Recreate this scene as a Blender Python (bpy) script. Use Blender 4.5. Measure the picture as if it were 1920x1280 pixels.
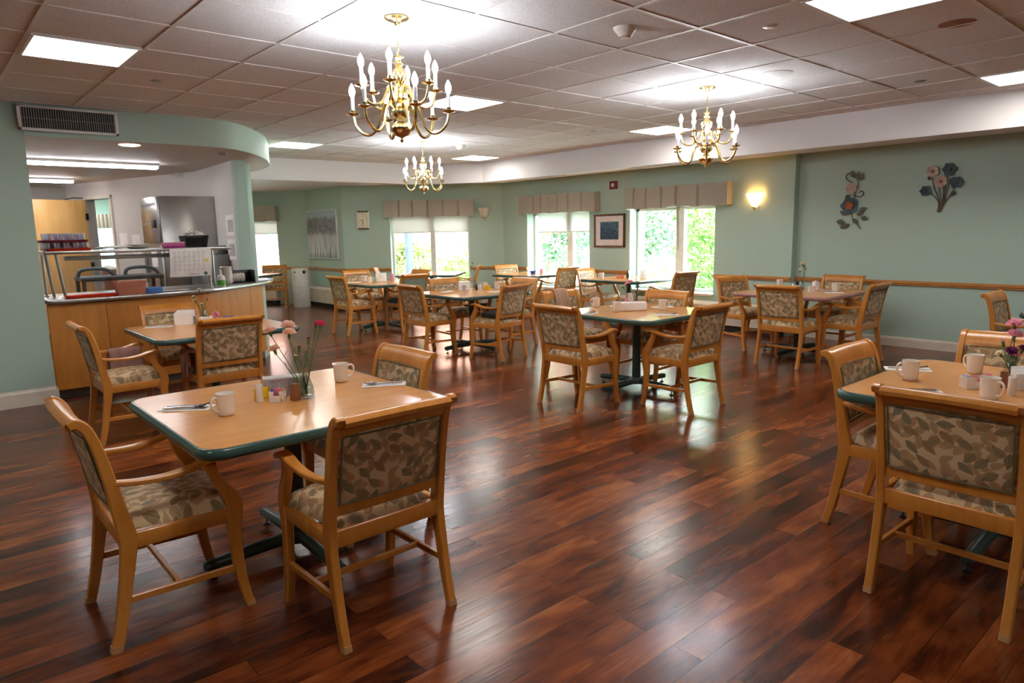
import bpy, bmesh, math, random
from mathutils import Vector, Matrix, noise

random.seed(7)
PI = math.pi
for _o in list(bpy.data.objects):
    bpy.data.objects.remove(_o)
scene = bpy.context.scene
COL = scene.collection

# ------------------------------------------------------------------ camera
EYE = 1.49
F_PX, YAW, PITCH, ROLL = 1285.27, 0.718488, 0.158998, -0.0186584
_fw = Vector((math.sin(YAW)*math.cos(PITCH), math.cos(YAW)*math.cos(PITCH), -math.sin(PITCH)))
_ri = Vector((math.cos(YAW), -math.sin(YAW), 0))
_up = _ri.cross(_fw)
_r = math.cos(ROLL)*_ri + math.sin(ROLL)*_up
_u = -math.sin(ROLL)*_ri + math.cos(ROLL)*_up
cam_d = bpy.data.cameras.new('camera')
cam = bpy.data.objects.new('camera', cam_d)
COL.objects.link(cam)
m = Matrix((( _r.x, _u.x, -_fw.x, 0), (_r.y, _u.y, -_fw.y, 0), (_r.z, _u.z, -_fw.z, EYE), (0, 0, 0, 1)))
cam.matrix_world = m
cam_d.sensor_width = 36
cam_d.lens = F_PX/1920*36
cam_d.clip_start = 0.05
cam_d.dof.use_dof = True
cam_d.dof.focus_distance = 3.1
cam_d.dof.aperture_fstop = 7.0
scene.camera = cam

# ------------------------------------------------------------------ world, sun, exposure
world = bpy.data.worlds.new('sky')
scene.world = world
world.use_nodes = True
wn = world.node_tree.nodes
bg = wn['Background']
sky = wn.new('ShaderNodeTexSky')
sky.sky_type = 'HOSEK_WILKIE'
sky.sun_direction = (-0.5, -0.45, 0.75)
sky.turbidity = 3.5
mixw = wn.new('ShaderNodeMix'); mixw.data_type = 'RGBA'
mixw.inputs[0].default_value = 0.6
mixw.inputs[7].default_value = (0.86, 0.97, 1.0, 1)
world.node_tree.links.new(sky.outputs[0], mixw.inputs[6])
world.node_tree.links.new(mixw.outputs[2], bg.inputs[0])
bg.inputs[1].default_value = 14.0

sun_d = bpy.data.lights.new('sun', 'SUN')
sun_d.energy = 15.0
sun_d.angle = 0.02
sun_d.color = (1.0, 0.96, 0.88)
sun = bpy.data.objects.new('sun', sun_d)
COL.objects.link(sun)
sun.rotation_euler = Vector((0.42, 0.36, -0.78)).to_track_quat('-Z', 'Y').to_euler()

vs = scene.view_settings
vs.view_transform = 'Standard'
vs.look = 'None'
vs.exposure = 1.58
vs.gamma = 1.0
vs.use_curve_mapping = False
scene.cycles.use_denoising = True
scene.cycles.max_bounces = 8
scene.cycles.diffuse_bounces = 5
scene.cycles.glossy_bounces = 4
scene.cycles.transmission_bounces = 6
scene.cycles.transparent_max_bounces = 12
scene.cycles.sample_clamp_indirect = 6.0
scene.cycles.caustics_reflective = False
scene.cycles.caustics_refractive = False

# light strengths (emission of the real lamps and the added panel)
PANEL_E = 7.5
BULB_E = 62.0
TUBE_E = 11.0

# ------------------------------------------------------------------ geometry helpers
class G:
    def __init__(s):
        s.v = []; s.f = []
    def add(s, vs_, fs):
        b = len(s.v)
        s.v += [tuple(p) for p in vs_]
        s.f += [tuple(b+i for i in q) for q in fs]
        return s
    def box(s, lo, hi, M=None):
        x0, y0, z0 = lo; x1, y1, z1 = hi
        p = [(x0,y0,z0),(x1,y0,z0),(x1,y1,z0),(x0,y1,z0),(x0,y0,z1),(x1,y0,z1),(x1,y1,z1),(x0,y1,z1)]
        if M is not None: p = [tuple(M @ Vector(q)) for q in p]
        return s.add(p, [(0,3,2,1),(4,5,6,7),(0,1,5,4),(1,2,6,5),(2,3,7,6),(3,0,4,7)])
    def prism(s, pts, z0, z1, M=None):
        n = len(pts)
        p = [(x,y,z0) for x,y in pts] + [(x,y,z1) for x,y in pts]
        if M is not None: p = [tuple(M @ Vector(q)) for q in p]
        return s.add(p, [tuple(range(n-1,-1,-1)), tuple(range(n,2*n))] + [(i,(i+1)%n,n+(i+1)%n,n+i) for i in range(n)])
    def extx(s, pts, x0, x1):                 # polygon in yz extruded along x
        n = len(pts)
        p = [(x0,y,z) for y,z in pts] + [(x1,y,z) for y,z in pts]
        return s.add(p, [tuple(range(n-1,-1,-1)), tuple(range(n,2*n))] + [(i,(i+1)%n,n+(i+1)%n,n+i) for i in range(n)])
    def lathe(s, prof, n=20, c=(0,0,0), M=None):
        vs_, fs = [], []
        for r, z in prof:
            for k in range(n):
                a = 2*PI*k/n
                vs_.append((c[0]+r*math.cos(a), c[1]+r*math.sin(a), c[2]+z))
        for i in range(len(prof)-1):
            for k in range(n):
                k2 = (k+1) % n
                fs.append((i*n+k, i*n+k2, (i+1)*n+k2, (i+1)*n+k))
        if prof[0][0] > 1e-5: fs.append(tuple(range(n-1,-1,-1)))
        if prof[-1][0] > 1e-5: fs.append(tuple((len(prof)-1)*n+k for k in range(n)))
        if M is not None: vs_ = [tuple(M @ Vector(q)) for q in vs_]
        return s.add(vs_, fs)
    def tube(s, path, r, n=8, closed=False):
        P = [Vector(p) for p in path]; N = len(P)
        R = r if isinstance(r, (list, tuple)) else [r]*N
        t0 = (P[1]-P[0]).normalized()
        up = Vector((0,0,1)) if abs(t0.z) < 0.9 else Vector((1,0,0))
        nrm = t0.cross(up).normalized()
        vs_, fs = [], []
        for i in range(N):
            if closed: t = (P[(i+1)%N]-P[i-1]).normalized()
            else: t = (P[min(i+1,N-1)]-P[max(i-1,0)]).normalized()
            nrm = (nrm - t*nrm.dot(t))
            nrm = nrm.normalized() if nrm.length > 1e-6 else t.orthogonal().normalized()
            b = t.cross(nrm)
            for k in range(n):
                a = 2*PI*k/n
                vs_.append(P[i] + R[i]*(math.cos(a)*nrm + math.sin(a)*b))
        M_ = N if closed else N-1
        for i in range(M_):
            for k in range(n):
                k2 = (k+1) % n; j = (i+1) % N
                fs.append((i*n+k, i*n+k2, j*n+k2, j*n+k))
        if not closed:
            fs.append(tuple(range(n-1,-1,-1))); fs.append(tuple((N-1)*n+k for k in range(n)))
        return s.add(vs_, fs)
    def rect(s, path, hw, ht, side=Vector((1,0,0)), ch=0.25):   # chamfered rectangular bar swept along a path
        P = [Vector(p) for p in path]; N = len(P)
        W = hw if isinstance(hw, (list, tuple)) else [hw]*N
        T = ht if isinstance(ht, (list, tuple)) else [ht]*N
        vs_, fs = [], []
        for i in range(N):
            t = (P[min(i+1,N-1)]-P[max(i-1,0)]).normalized()
            sd = (side - t*side.dot(t)).normalized()
            nn = t.cross(sd)
            a, b = W[i], T[i]; c = ch*min(a,b)
            for (p, q) in ((a-c,b),(a,b-c),(a,-b+c),(a-c,-b),(-a+c,-b),(-a,-b+c),(-a,b-c),(-a+c,b)):
                vs_.append(P[i] + nn*p + sd*q)
        for i in range(N-1):
            for k in range(8):
                k2 = (k+1) % 8
                fs.append((i*8+k, i*8+k2, (i+1)*8+k2, (i+1)*8+k))
        fs.append(tuple(range(7,-1,-1))); fs.append(tuple((N-1)*8+k for k in range(8)))
        return s.add(vs_, fs)
    def grid(s, fn, nu, nv):                   # fn(u,v)->point, u,v in 0..1
        vs_ = [fn(i/nu, j/nv) for j in range(nv+1) for i in range(nu+1)]
        fs = [(j*(nu+1)+i, j*(nu+1)+i+1, (j+1)*(nu+1)+i+1, (j+1)*(nu+1)+i) for j in range(nv) for i in range(nu)]
        return s.add(vs_, fs)
    def obj(s, name, mat, parent=None, bevel=0, seg=2, smooth=True, ang=38, solid=0):
        me = bpy.data.meshes.new(name)
        me.from_pydata(s.v, [], s.f)
        bm = bmesh.new(); bm.from_mesh(me)
        bmesh.ops.remove_doubles(bm, verts=bm.verts, dist=1e-5)
        if solid:
            bmesh.ops.recalc_face_normals(bm, faces=bm.faces)
            bmesh.ops.solidify(bm, geom=bm.faces[:], thickness=solid)
        if bevel:
            es = [e for e in bm.edges if len(e.link_faces) == 2 and e.calc_face_angle(0) > 0.5]
            bmesh.ops.bevel(bm, geom=es, offset=bevel, segments=seg, affect='EDGES', profile=0.5, clamp_overlap=True)
        bmesh.ops.recalc_face_normals(bm, faces=bm.faces)
        bm.to_mesh(me); bm.free()
        if smooth:
            me.polygons.foreach_set('use_smooth', [True]*len(me.polygons))
            me.set_sharp_from_angle(angle=math.radians(ang))
        if mat: me.materials.append(mat)
        o = bpy.data.objects.new(name, me)
        COL.objects.link(o)
        if parent is not None: o.parent = parent
        return o

def tag(o, label=None, cat=None, group=None, kind=None):
    if label: o['label'] = label
    if cat: o['category'] = cat
    if group: o['group'] = group
    if kind: o['kind'] = kind
    return o
def empty(name, loc, rz=0, label=None, cat=None, group=None):
    o = bpy.data.objects.new(name, None)
    o.empty_display_size = 0.1
    COL.objects.link(o)
    o.location = loc; o.rotation_euler = (0, 0, math.radians(rz))
    return tag(o, label, cat, group)
def copy_tree(o, parent=None):
    c = o.copy(); COL.objects.link(c); c.parent = parent
    for ch in KIDS.get(o.name, []) or [q for q in o.children]:
        copy_tree(ch, c)
    return c
KIDS = {}
def put(o, loc, rz, label, group=None):
    o.location = loc; o.rotation_euler = (0, 0, math.radians(rz)); o['label'] = label
    if group: o['group'] = group
    return o
def struct(o):
    o['kind'] = 'structure'; return o
def smooth_path(pts, n=4):                     # Catmull-Rom through tuples of any length
    out = []
    L = len(pts)
    for i in range(L-1):
        p0 = pts[max(i-1,0)]; p1 = pts[i]; p2 = pts[i+1]; p3 = pts[min(i+2,L-1)]
        for k in range(n):
            t = k/n
            out.append(tuple(0.5*((2*b)+(-a+c)*t+(2*a-5*b+4*c-d)*t*t+(-a+3*b-3*c+d)*t**3) for a,b,c,d in zip(p0,p1,p2,p3)))
    out.append(tuple(pts[-1]))
    return out
def rrect(w, h, r, n=6, cx=0, cy=0):
    pts = []
    for (sx, sy, a0) in ((1,1,0),(-1,1,90),(-1,-1,180),(1,-1,270)):
        for k in range(n+1):
            a = math.radians(a0+90*k/n)
            pts.append((cx+sx*(w/2-r)+r*math.cos(a), cy+sy*(h/2-r)+r*math.sin(a)))
    return pts

# ------------------------------------------------------------------ materials
def srgb(r, g, b):
    f = lambda c: (c/255/12.92) if c/255 <= 0.04045 else ((c/255+0.055)/1.055)**2.4
    return (f(r), f(g), f(b), 1)
class NT:
    def __init__(s, name):
        s.m = bpy.data.materials.new(name); s.m.use_nodes = True
        s.t = s.m.node_tree; s.n = s.t.nodes; s.b = s.n['Principled BSDF']
    def new(s, t, **kw):
        q = s.n.new(t)
        for k, v in kw.items(): setattr(q, k, v)
        return q
    def link(s, a, b): s.t.links.new(a, b)
    def val(s, sock, v):
        if hasattr(v, 'is_linked') or hasattr(v, 'links'): s.link(v, sock)
        else: sock.default_value = v
    def math(s, op, a, b=0.0, clamp=False):
        q = s.new('ShaderNodeMath', operation=op); q.use_clamp = clamp
        s.val(q.inputs[0], a); s.val(q.inputs[1], b); return q.outputs[0]
    def mix(s, f, a, b, mode='MIX'):
        q = s.new('ShaderNodeMix', data_type='RGBA', blend_type=mode)
        s.val(q.inputs[0], f); s.val(q.inputs[6], a); s.val(q.inputs[7], b); return q.outputs[2]
    def coord(s, which='Object', scale=(1,1,1), rot=(0,0,0), loc=(0,0,0)):
        c = s.new('ShaderNodeTexCoord'); mp = s.new('ShaderNodeMapping')
        mp.inputs['Scale'].default_value = scale; mp.inputs['Rotation'].default_value = rot; mp.inputs['Location'].default_value = loc
        s.link(c.outputs[which], mp.inputs[0]); return mp.outputs[0]
    def noise(s, vec, scale, detail=4, rough=0.5, dist=0):
        q = s.new('ShaderNodeTexNoise'); s.link(vec, q.inputs['Vector'])
        q.inputs['Scale'].default_value = scale; q.inputs['Detail'].default_value = detail
        q.inputs['Roughness'].default_value = rough; q.inputs['Distortion'].default_value = dist
        return q.outputs[0]
    def ramp(s, f, stops):
        q = s.new('ShaderNodeValToRGB'); s.val(q.inputs[0], f)
        e = q.color_ramp.elements
        while len(e) < len(stops): e.new(0.5)
        for i, (p, c) in enumerate(stops):
            e[i].position = p; e[i].color = c if len(c) == 4 else (*c, 1)
        return q.outputs[0]
    def bump(s, h, strength=0.3, dist=0.01):
        q = s.new('ShaderNodeBump'); q.inputs['Strength'].default_value = strength; q.inputs['Distance'].default_value = dist
        s.link(h, q.inputs['Height']); s.link(q.outputs[0], s.b.inputs['Normal'])
    def set(s, **kw):
        for k, v in kw.items(): s.val(s.b.inputs[k.replace('_', ' ')], v)
        return s
def simple(name, col, rough=0.5, metal=0.0, var=0.04, scale=8, bump=0.0, **kw):
    t = NT(name); v = t.coord()
    n = t.noise(v, scale, 3)
    d = t.ramp(n, [(0.3, tuple(max(c*(1-var*2), 0) for c in col[:3])), (0.7, tuple(min(c*(1+var*2), 1) for c in col[:3]))])
    t.set(Base_Color=d, Roughness=rough, Metallic=metal, **kw)
    if bump: t.bump(t.noise(v, scale*12, 2), bump, 0.002)
    return t.m
def emis(name, col, e):
    t = NT(name); t.set(Base_Color=(*col[:3], 1), Emission_Color=(*col[:3], 1), Emission_Strength=e, Roughness=0.5); return t.m

def mat_floor():
    t = NT('floor planks'); v = t.coord()
    b = t.new('ShaderNodeTexBrick'); t.link(v, b.inputs['Vector'])
    b.offset = 0.37; b.offset_frequency = 2; b.squash = 1
    b.inputs['Scale'].default_value = 1; b.inputs['Brick Width'].default_value = 1.18; b.inputs['Row Height'].default_value = 0.122
    b.inputs['Mortar Size'].default_value = 0.0011; b.inputs['Mortar Smooth'].default_value = 0.2
    b.inputs['Color1'].default_value = (0, 0, 0, 1); b.inputs['Color2'].default_value = (1, 1, 1, 1); b.inputs['Mortar'].default_value = (0.5, 0.5, 0.5, 1)
    pv = t.new('ShaderNodeVectorMath', operation='ADD'); t.link(v, pv.inputs[0])
    sc = t.new('ShaderNodeVectorMath', operation='SCALE'); t.link(b.outputs['Color'], sc.inputs[0]); sc.inputs['Scale'].default_value = 7.0
    t.link(sc.outputs[0], pv.inputs[1])
    def st(x, y):
        mp = t.new('ShaderNodeMapping'); mp.inputs['Scale'].default_value = (x, y, 1); t.link(pv.outputs[0], mp.inputs[0]); return mp.outputs[0]
    grain = t.noise(st(1.6, 20), 2.0, 6, 0.6, 0.8)
    fine = t.noise(st(4, 70), 2.0, 4, 0.6, 0.3)
    blot = t.noise(st(2.0, 6.0), 1.6, 2, 0.5, 0.4)
    sep = t.new('ShaderNodeSeparateColor'); t.link(b.outputs['Color'], sep.inputs[0])
    k = t.math('ADD', t.math('MULTIPLY', sep.outputs[0], 0.34), t.math('ADD', t.math('MULTIPLY', grain, 0.26), t.math('MULTIPLY', blot, 0.80)))
    k = t.math('ADD', k, t.math('MULTIPLY', t.math('SUBTRACT', fine, 0.5), 0.22))
    col = t.ramp(k, [(0.46, srgb(46, 20, 11)), (0.63, srgb(90, 40, 19)), (0.83, srgb(126, 62, 29)), (1.0, srgb(156, 88, 43))])
    col = t.mix(b.outputs['Fac'], col, (0.010, 0.005, 0.003, 1))
    scr = t.noise(st(2.6, 34), 2.0, 3, 0.5, 0.3)
    h = t.math('SUBTRACT', t.math('MULTIPLY', scr, 0.8), t.math('MULTIPLY', b.outputs['Fac'], 1.6))
    t.bump(h, 0.22, 0.0014)
    ro = t.ramp(grain, [(0.3, (0.17,)*3), (0.8, (0.26,)*3)])
    t.set(Base_Color=col, Roughness=ro, Specular_IOR_Level=0.36)
    return t.m

def mat_ceiling():
    t = NT('ceiling tile'); v = t.coord()
    n = t.noise(v, 130, 3, 0.6); n2 = t.noise(v, 0.9, 2)
    col = t.ramp(n, [(0.33, srgb(190, 186, 184)), (0.46, srgb(222, 218, 215)), (0.7, srgb(230, 226, 223))])
    t.bump(n, 0.35, 0.004)
    t.set(Base_Color=col, Roughness=0.95, Specular_IOR_Level=0.1); return t.m

def mat_wood(name, c1, c2, rough=0.35, axis=2, sc=1.0, coat=0.0):
    t = NT(name)
    s = [9*sc, 9*sc, 9*sc]; s[axis] = 1.1*sc
    v = t.coord(scale=tuple(s))
    n = t.noise(v, 3, 6, 0.6, 0.5)
    n2 = t.noise(t.coord(scale=(1,1,1)), 2.5, 2)
    k = t.math('ADD', t.math('MULTIPLY', n, 0.7), t.math('MULTIPLY', n2, 0.3))
    t.set(Base_Color=t.ramp(k, [(0.35, c1), (0.65, c2)]), Roughness=rough, Coat_Weight=coat, Coat_Roughness=0.15)
    return t.m

def mat_leaf(name, plane='xy', base=(224,196,152), mul=1.0):
    t = NT(name)
    c = t.new('ShaderNodeTexCoord')
    sp = t.new('ShaderNodeSeparateXYZ'); t.link(c.outputs['Object'], sp.inputs[0])
    cb = t.new('ShaderNodeCombineXYZ')
    t.link(sp.outputs[0], cb.inputs[0]); t.link(sp.outputs[1 if plane == 'xy' else 2], cb.inputs[1])
    vec = cb.outputs[0]
    def layer(scale, off, L, W):
        mp = t.new('ShaderNodeMapping'); mp.inputs['Location'].default_value = off; t.link(vec, mp.inputs[0])
        vo = t.new('ShaderNodeTexVoronoi', voronoi_dimensions='2D', feature='F1')
        t.link(mp.outputs[0], vo.inputs['Vector']); vo.inputs['Scale'].default_value = scale; vo.inputs['Randomness'].default_value = 0.75
        d = t.new('ShaderNodeVectorMath', operation='SUBTRACT'); t.link(mp.outputs[0], d.inputs[0]); t.link(vo.outputs['Position'], d.inputs[1])
        sc = t.new('ShaderNodeSeparateColor'); t.link(vo.outputs['Color'], sc.inputs[0])
        rot = t.new('ShaderNodeVectorRotate', rotation_type='Z_AXIS'); t.link(d.outputs[0], rot.inputs['Vector']); t.link(t.math('MULTIPLY', sc.outputs[0], 6.283), rot.inputs['Angle'])
        s2 = t.new('ShaderNodeSeparateXYZ'); t.link(rot.outputs[0], s2.inputs[0])
        x = t.math('DIVIDE', s2.outputs[0], L); ay = t.math('ABSOLUTE', s2.outputs[1])
        w = t.math('MULTIPLY', t.math('SUBTRACT', 1.0, t.math('MULTIPLY', x, x)), W)
        w = t.math('MULTIPLY', w, t.math('ADD', 1.0, t.math('MULTIPLY', x, 0.35)))
        e = t.math('SUBTRACT', w, ay)
        mask = t.math('MULTIPLY', e, 900.0, True)
        edge = t.math('SUBTRACT', 1.0, t.math('MULTIPLY', e, 420.0, True))
        vein = t.math('SUBTRACT', 1.0, t.math('MULTIPLY', ay, 700.0, True))
        sv = t.math('SINE', t.math('ADD', t.math('MULTIPLY', s2.outputs[0], 850.0), t.math('MULTIPLY', ay, -950.0)))
        sv = t.math('MULTIPLY', sv, 0.25)
        shade = t.math('ADD', t.math('MAXIMUM', edge, vein), t.math('MAXIMUM', sv, 0.0), True)
        return mask, shade, sc.outputs[1]
    fine = t.noise(t.coord(), 420, 2)
    bc = t.mix(fine, srgb(*[q*0.9 for q in base]), srgb(*base))
    m1, s1, r1 = layer(19.0, (0.13, 0.31, 0), 0.031, 0.015)
    lc = t.ramp(r1, [(0.0, srgb(186,132,92)), (0.35, srgb(186,146,98)), (0.6, srgb(168,136,98)), (1.0, srgb(190,148,106))])
    lc = t.mix(t.math('MULTIPLY', s1, 0.45), lc, srgb(118,82,54))
    col = t.mix(t.math('MULTIPLY', m1, 0.85), bc, lc)
    m3, s3, r3 = layer(19.0, (0.91, 0.77, 0), 0.030, 0.0135)
    m3 = t.math('MULTIPLY', m3, t.math('GREATER_THAN', r3, 0.45))
    col = t.mix(t.math('MULTIPLY', m3, 0.9), col, t.mix(t.math('MULTIPLY', s3, 0.6), srgb(176,146,106), srgb(112,90,60)))
    m2, s2_, r2 = layer(16.5, (0.57, 0.11, 0), 0.034, 0.0155)
    m2 = t.math('MULTIPLY', m2, t.math('GREATER_THAN', r2, 0.12))
    lc2 = t.ramp(r2, [(0.12, srgb(158,134,96)), (0.5, srgb(140,126,94)), (0.75, srgb(168,130,86)), (1.0, srgb(134,126,100))])
    lc2 = t.mix(t.math('MULTIPLY', s2_, 0.75), lc2, srgb(64,62,46))
    col = t.mix(m2, col, lc2)
    if mul != 1.0:
        col = t.mix(1.0, col, (mul, mul, mul, 1), 'MULTIPLY')
    t.set(Base_Color=col, Roughness=0.6, Sheen_Weight=0.1, Specular_IOR_Level=0.4)
    t.bump(fine, 0.25, 0.001)
    return t.m

def mat_glass(name, col=(1,1,1,1), refl=0.12, rough=0.02, tint=(1,1,1,1)):
    t = NT(name); t.n.remove(t.b)
    tr = t.new('ShaderNodeBsdfTransparent'); tr.inputs[0].default_value = tint
    gl = t.new('ShaderNodeBsdfGlossy'); gl.inputs['Roughness'].default_value = rough
    lw = t.new('ShaderNodeLayerWeight'); lw.inputs[0].default_value = 0.5
    fr = t.math('MULTIPLY', t.math('POWER', lw.outputs[1], 5.0), 0.9)
    mx = t.new('ShaderNodeMixShader'); t.link(t.math('ADD', fr, 0.03+refl*0.3), mx.inputs[0])
    t.link(tr.outputs[0], mx.inputs[1]); t.link(gl.outputs[0], mx.inputs[2])
    t.link(mx.outputs[0], t.n['Material Output'].inputs[0]); return t.m

def mat_fabric(name, c1, c2, scale=220, rough=0.9, trans=0.0):
    t = NT(name); v = t.coord(); n = t.noise(v, scale, 3); n2 = t.noise(v, 14, 2)
    col = t.mix(n2, t.mix(n, c1, c2), c2)
    t.set(Base_Color=col, Roughness=rough, Specular_IOR_Level=0.15)
    t.bump(n, 0.3, 0.002)
    if trans:
        tl = t.new('ShaderNodeBsdfTranslucent'); t.link(col, tl.inputs[0])
        mx = t.new('ShaderNodeMixShader'); mx.inputs[0].default_value = trans
        t.link(t.b.outputs[0], mx.inputs[1]); t.link(tl.outputs[0], mx.inputs[2]); t.link(mx.outputs[0], t.n['Material Output'].inputs[0])
    return t.m

def mat_wall(name, c):
    t = NT(name); v = t.coord()
    n = t.noise(v, 90, 3); n2 = t.noise(v, 0.7, 2)
    col = t.mix(n2, tuple(q*0.95 for q in c[:3])+(1,), c)
    t.set(Base_Color=col, Roughness=0.62, Specular_IOR_Level=0.3); t.bump(n, 0.12, 0.003); return t.m

def mat_brickwall():
    t = NT('red brick'); v = t.coord()
    sp = t.new('ShaderNodeSeparateXYZ'); t.link(v, sp.inputs[0]); cb = t.new('ShaderNodeCombineXYZ')
    t.link(t.math('ADD', sp.outputs[0], sp.outputs[1]), cb.inputs[0]); t.link(sp.outputs[2], cb.inputs[1])
    b = t.new('ShaderNodeTexBrick'); t.link(cb.outputs[0], b.inputs['Vector'])
    b.inputs['Scale'].default_value = 1; b.inputs['Brick Width'].default_value = 0.22; b.inputs['Row Height'].default_value = 0.075; b.inputs['Mortar Size'].default_value = 0.006
    b.inputs['Color1'].default_value = srgb(168,104,86); b.inputs['Color2'].default_value = srgb(190,128,106); b.inputs['Mortar'].default_value = srgb(200,190,180)
    t.set(Base_Color=b.outputs[0], Roughness=0.9); return t.m

M = {}
M['floor'] = mat_floor()
M['ceiling'] = mat_ceiling()
M['grid'] = simple('ceiling grid white metal', srgb(222,216,210), 0.5)
M['green'] = mat_wall('sage green paint', srgb(180,203,190))
M['beige'] = mat_wall('beige plaster', srgb(216,200,186))
M['white_wall'] = mat_wall('off white paint', srgb(216,210,204))
M['soffit'] = mat_wall('white soffit paint', srgb(222,216,215))
M['base'] = simple('cream baseboard', srgb(228,218,204), 0.4)
M['oak'] = mat_wood('orange oak trim', srgb(176,112,52), srgb(206,142,74), 0.35, axis=1)
M['wood'] = mat_wood('honey maple chair wood', srgb(190,118,44), srgb(210,142,62), 0.33, axis=2, sc=0.8, coat=0.25)
M['wood_worn'] = mat_wood('worn chair foot', srgb(176,130,84), srgb(196,150,100), 0.6, axis=2)
M['panel'] = mat_wood('counter veneer', srgb(186,116,44), srgb(204,138,64), 0.4, axis=2, sc=0.5)
M['door'] = mat_wood('maple door veneer', srgb(216,164,96), srgb(232,186,118), 0.35, axis=2, sc=0.5)
M['laminate'] = mat_wood('beech laminate', srgb(206,140,76), srgb(220,158,94), 0.19, axis=0, sc=0.7)
M['edge'] = simple('dark green vinyl edge', srgb(56,84,76), 0.22)
M['edge_pink'] = simple('mauve vinyl edge', srgb(168,120,116), 0.25)
M['iron'] = simple('green black enamel', srgb(50,72,69), 0.3)
M['black'] = simple('black plastic', srgb(24,25,27), 0.4)
M['leaf_seat'] = mat_leaf('leaf tapestry seat', 'xy')
M['leaf_back'] = mat_leaf('leaf tapestry back', 'xz', base=(224,194,150))
M['piping'] = simple('olive piping', srgb(104,98,70), 0.7)
M['blue_seat'] = mat_fabric('slate blue vinyl', srgb(58,72,84), srgb(72,88,100), 60, 0.4)
M['brass'] = simple('polished brass', srgb(238,216,156), 0.2, 1.0, 0.03)
M['candle'] = simple('white candle sleeve', srgb(236,238,246), 0.5)
M['bulb'] = emis('lit bulb', (0.88, 0.93, 1.0), BULB_E)
M['lightpanel'] = emis('lit diffuser', (1.0, 0.975, 0.92), PANEL_E)
M['tube'] = emis('lit fluorescent tube', (0.96, 0.96, 1.0), TUBE_E)
M['white'] = simple('white enamel', srgb(226,226,222), 0.35)
M['mug'] = simple('white glazed ceramic', srgb(232,224,214), 0.15, Coat_Weight=0.5)
M['paper'] = simple('white paper', srgb(244,240,236), 0.8)
M['steel'] = simple('brushed stainless steel', srgb(176,174,170), 0.28, 1.0, 0.05, 3)
M['cutlery'] = simple('polished cutlery steel', srgb(190,190,192), 0.14, 1.0)
M['glass'] = mat_glass('clear glass')
M['pane'] = mat_glass('window pane', refl=0.05)
M['vase'] = mat_glass('vase glass', refl=0.25, tint=(0.86,0.9,0.9,1))
M['valance'] = mat_fabric('taupe valance cloth', srgb(164,158,146), srgb(186,179,166), 160, 0.9)
M['shade'] = mat_fabric('white roller shade', srgb(222,224,222), srgb(232,234,232), 100, 0.8, trans=0.45)
M['towel'] = mat_fabric('mauve brown towel', srgb(134,98,92), srgb(158,122,114), 300, 0.95)
M['towel_tan'] = mat_fabric('tan towel', srgb(160,126,102), srgb(182,148,122), 300, 0.95)
M['radiator'] = simple('cream enamel', srgb(222,212,196), 0.45)
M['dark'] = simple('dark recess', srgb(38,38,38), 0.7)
M['grey'] = simple('grey metal', srgb(120,118,116), 0.5)
M['slot'] = simple('vent louvre grey', srgb(150,146,142), 0.5)
M['red'] = simple('red plastic tray', srgb(232,56,24), 0.35)
M['maroon'] = simple('maroon plastic', srgb(116,26,42), 0.3)
M['paleblue'] = simple('pale blue paper', srgb(150,176,214), 0.6)
M['blue'] = simple('blue plastic', srgb(20,70,190), 0.35)
M['yellow'] = simple('yellow plastic', srgb(240,196,20), 0.35)
M['pink'] = simple('pink paper packets', srgb(226,88,120), 0.6)
M['salmon'] = simple('salmon plastic basket', srgb(204,134,108), 0.5)
M['brown'] = mat_wood('brown wood', srgb(120,72,40), srgb(150,96,58), 0.4)
M['frame_brown'] = mat_wood('walnut frame', srgb(92,58,36), srgb(118,78,50), 0.35)
M['teal_tint'] = simple('pale lilac cups', srgb(176,170,206), 0.3)
M['magenta'] = simple('magenta liquid', srgb(190,60,140), 0.3)
M['greenlabel'] = simple('green label', srgb(90,170,50), 0.4)
M['stem'] = simple('green stem', srgb(76,110,52), 0.6)
M['leafg'] = simple('dark green leaf', srgb(48,84,38), 0.6)
def mat_petal(name, c):
    return mat_fabric(name, tuple(q*0.9 for q in c[:3])+(1,), c, 90, 0.7, trans=0.45)
M['peach'] = mat_petal('peach petals', srgb(255,226,208))
M['rose'] = mat_petal('rose petals', srgb(238,70,120))
M['crimson'] = mat_petal('crimson petals', srgb(150,20,50))
M['palepink'] = mat_petal('pale pink petals', srgb(252,196,214))
M['creamfl'] = mat_petal('cream petals', srgb(248,242,216))
M['purple'] = mat_petal('purple petals', srgb(140,66,124))
M['leather'] = simple('blue grey petals metal', srgb(70,92,104), 0.5)
M['blush'] = simple('blush painted metal', srgb(196,172,162), 0.5)
M['rustmetal'] = simple('bronze painted metal', srgb(92,74,60), 0.5)
M['rustorange'] = simple('rust painted metal', srgb(170,92,52), 0.5)
M['olivemetal'] = simple('olive painted metal', srgb(84,88,76), 0.5)
M['sconce'] = emis('lit sconce glass', (1.0, 0.52, 0.16), 4.5)
M['alabaster'] = simple('unlit alabaster glass', srgb(214,208,196), 0.3)
M['canlit2'] = emis('recessed lamp far', (1.0, 0.86, 0.68), 45.0)
M['canlit'] = emis('lit recessed lamp', (1.0, 0.82, 0.6), 3.0)
M['lawn'] = simple('lawn', srgb(196,204,196), 0.9, var=0.15, scale=3)
M['bush1'] = simple('sunlit leaves', srgb(96,140,52), 0.6, var=0.25, scale=4)
M['bush2'] = simple('deep green leaves', srgb(58,104,66), 0.6, var=0.25, scale=4)
M['bush3'] = simple('pale blossom leaves', srgb(170,184,120), 0.6, var=0.2, scale=4)
M['brickwall'] = mat_brickwall()
M['siding'] = simple('pale blue siding', srgb(180,196,214), 0.7)
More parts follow.
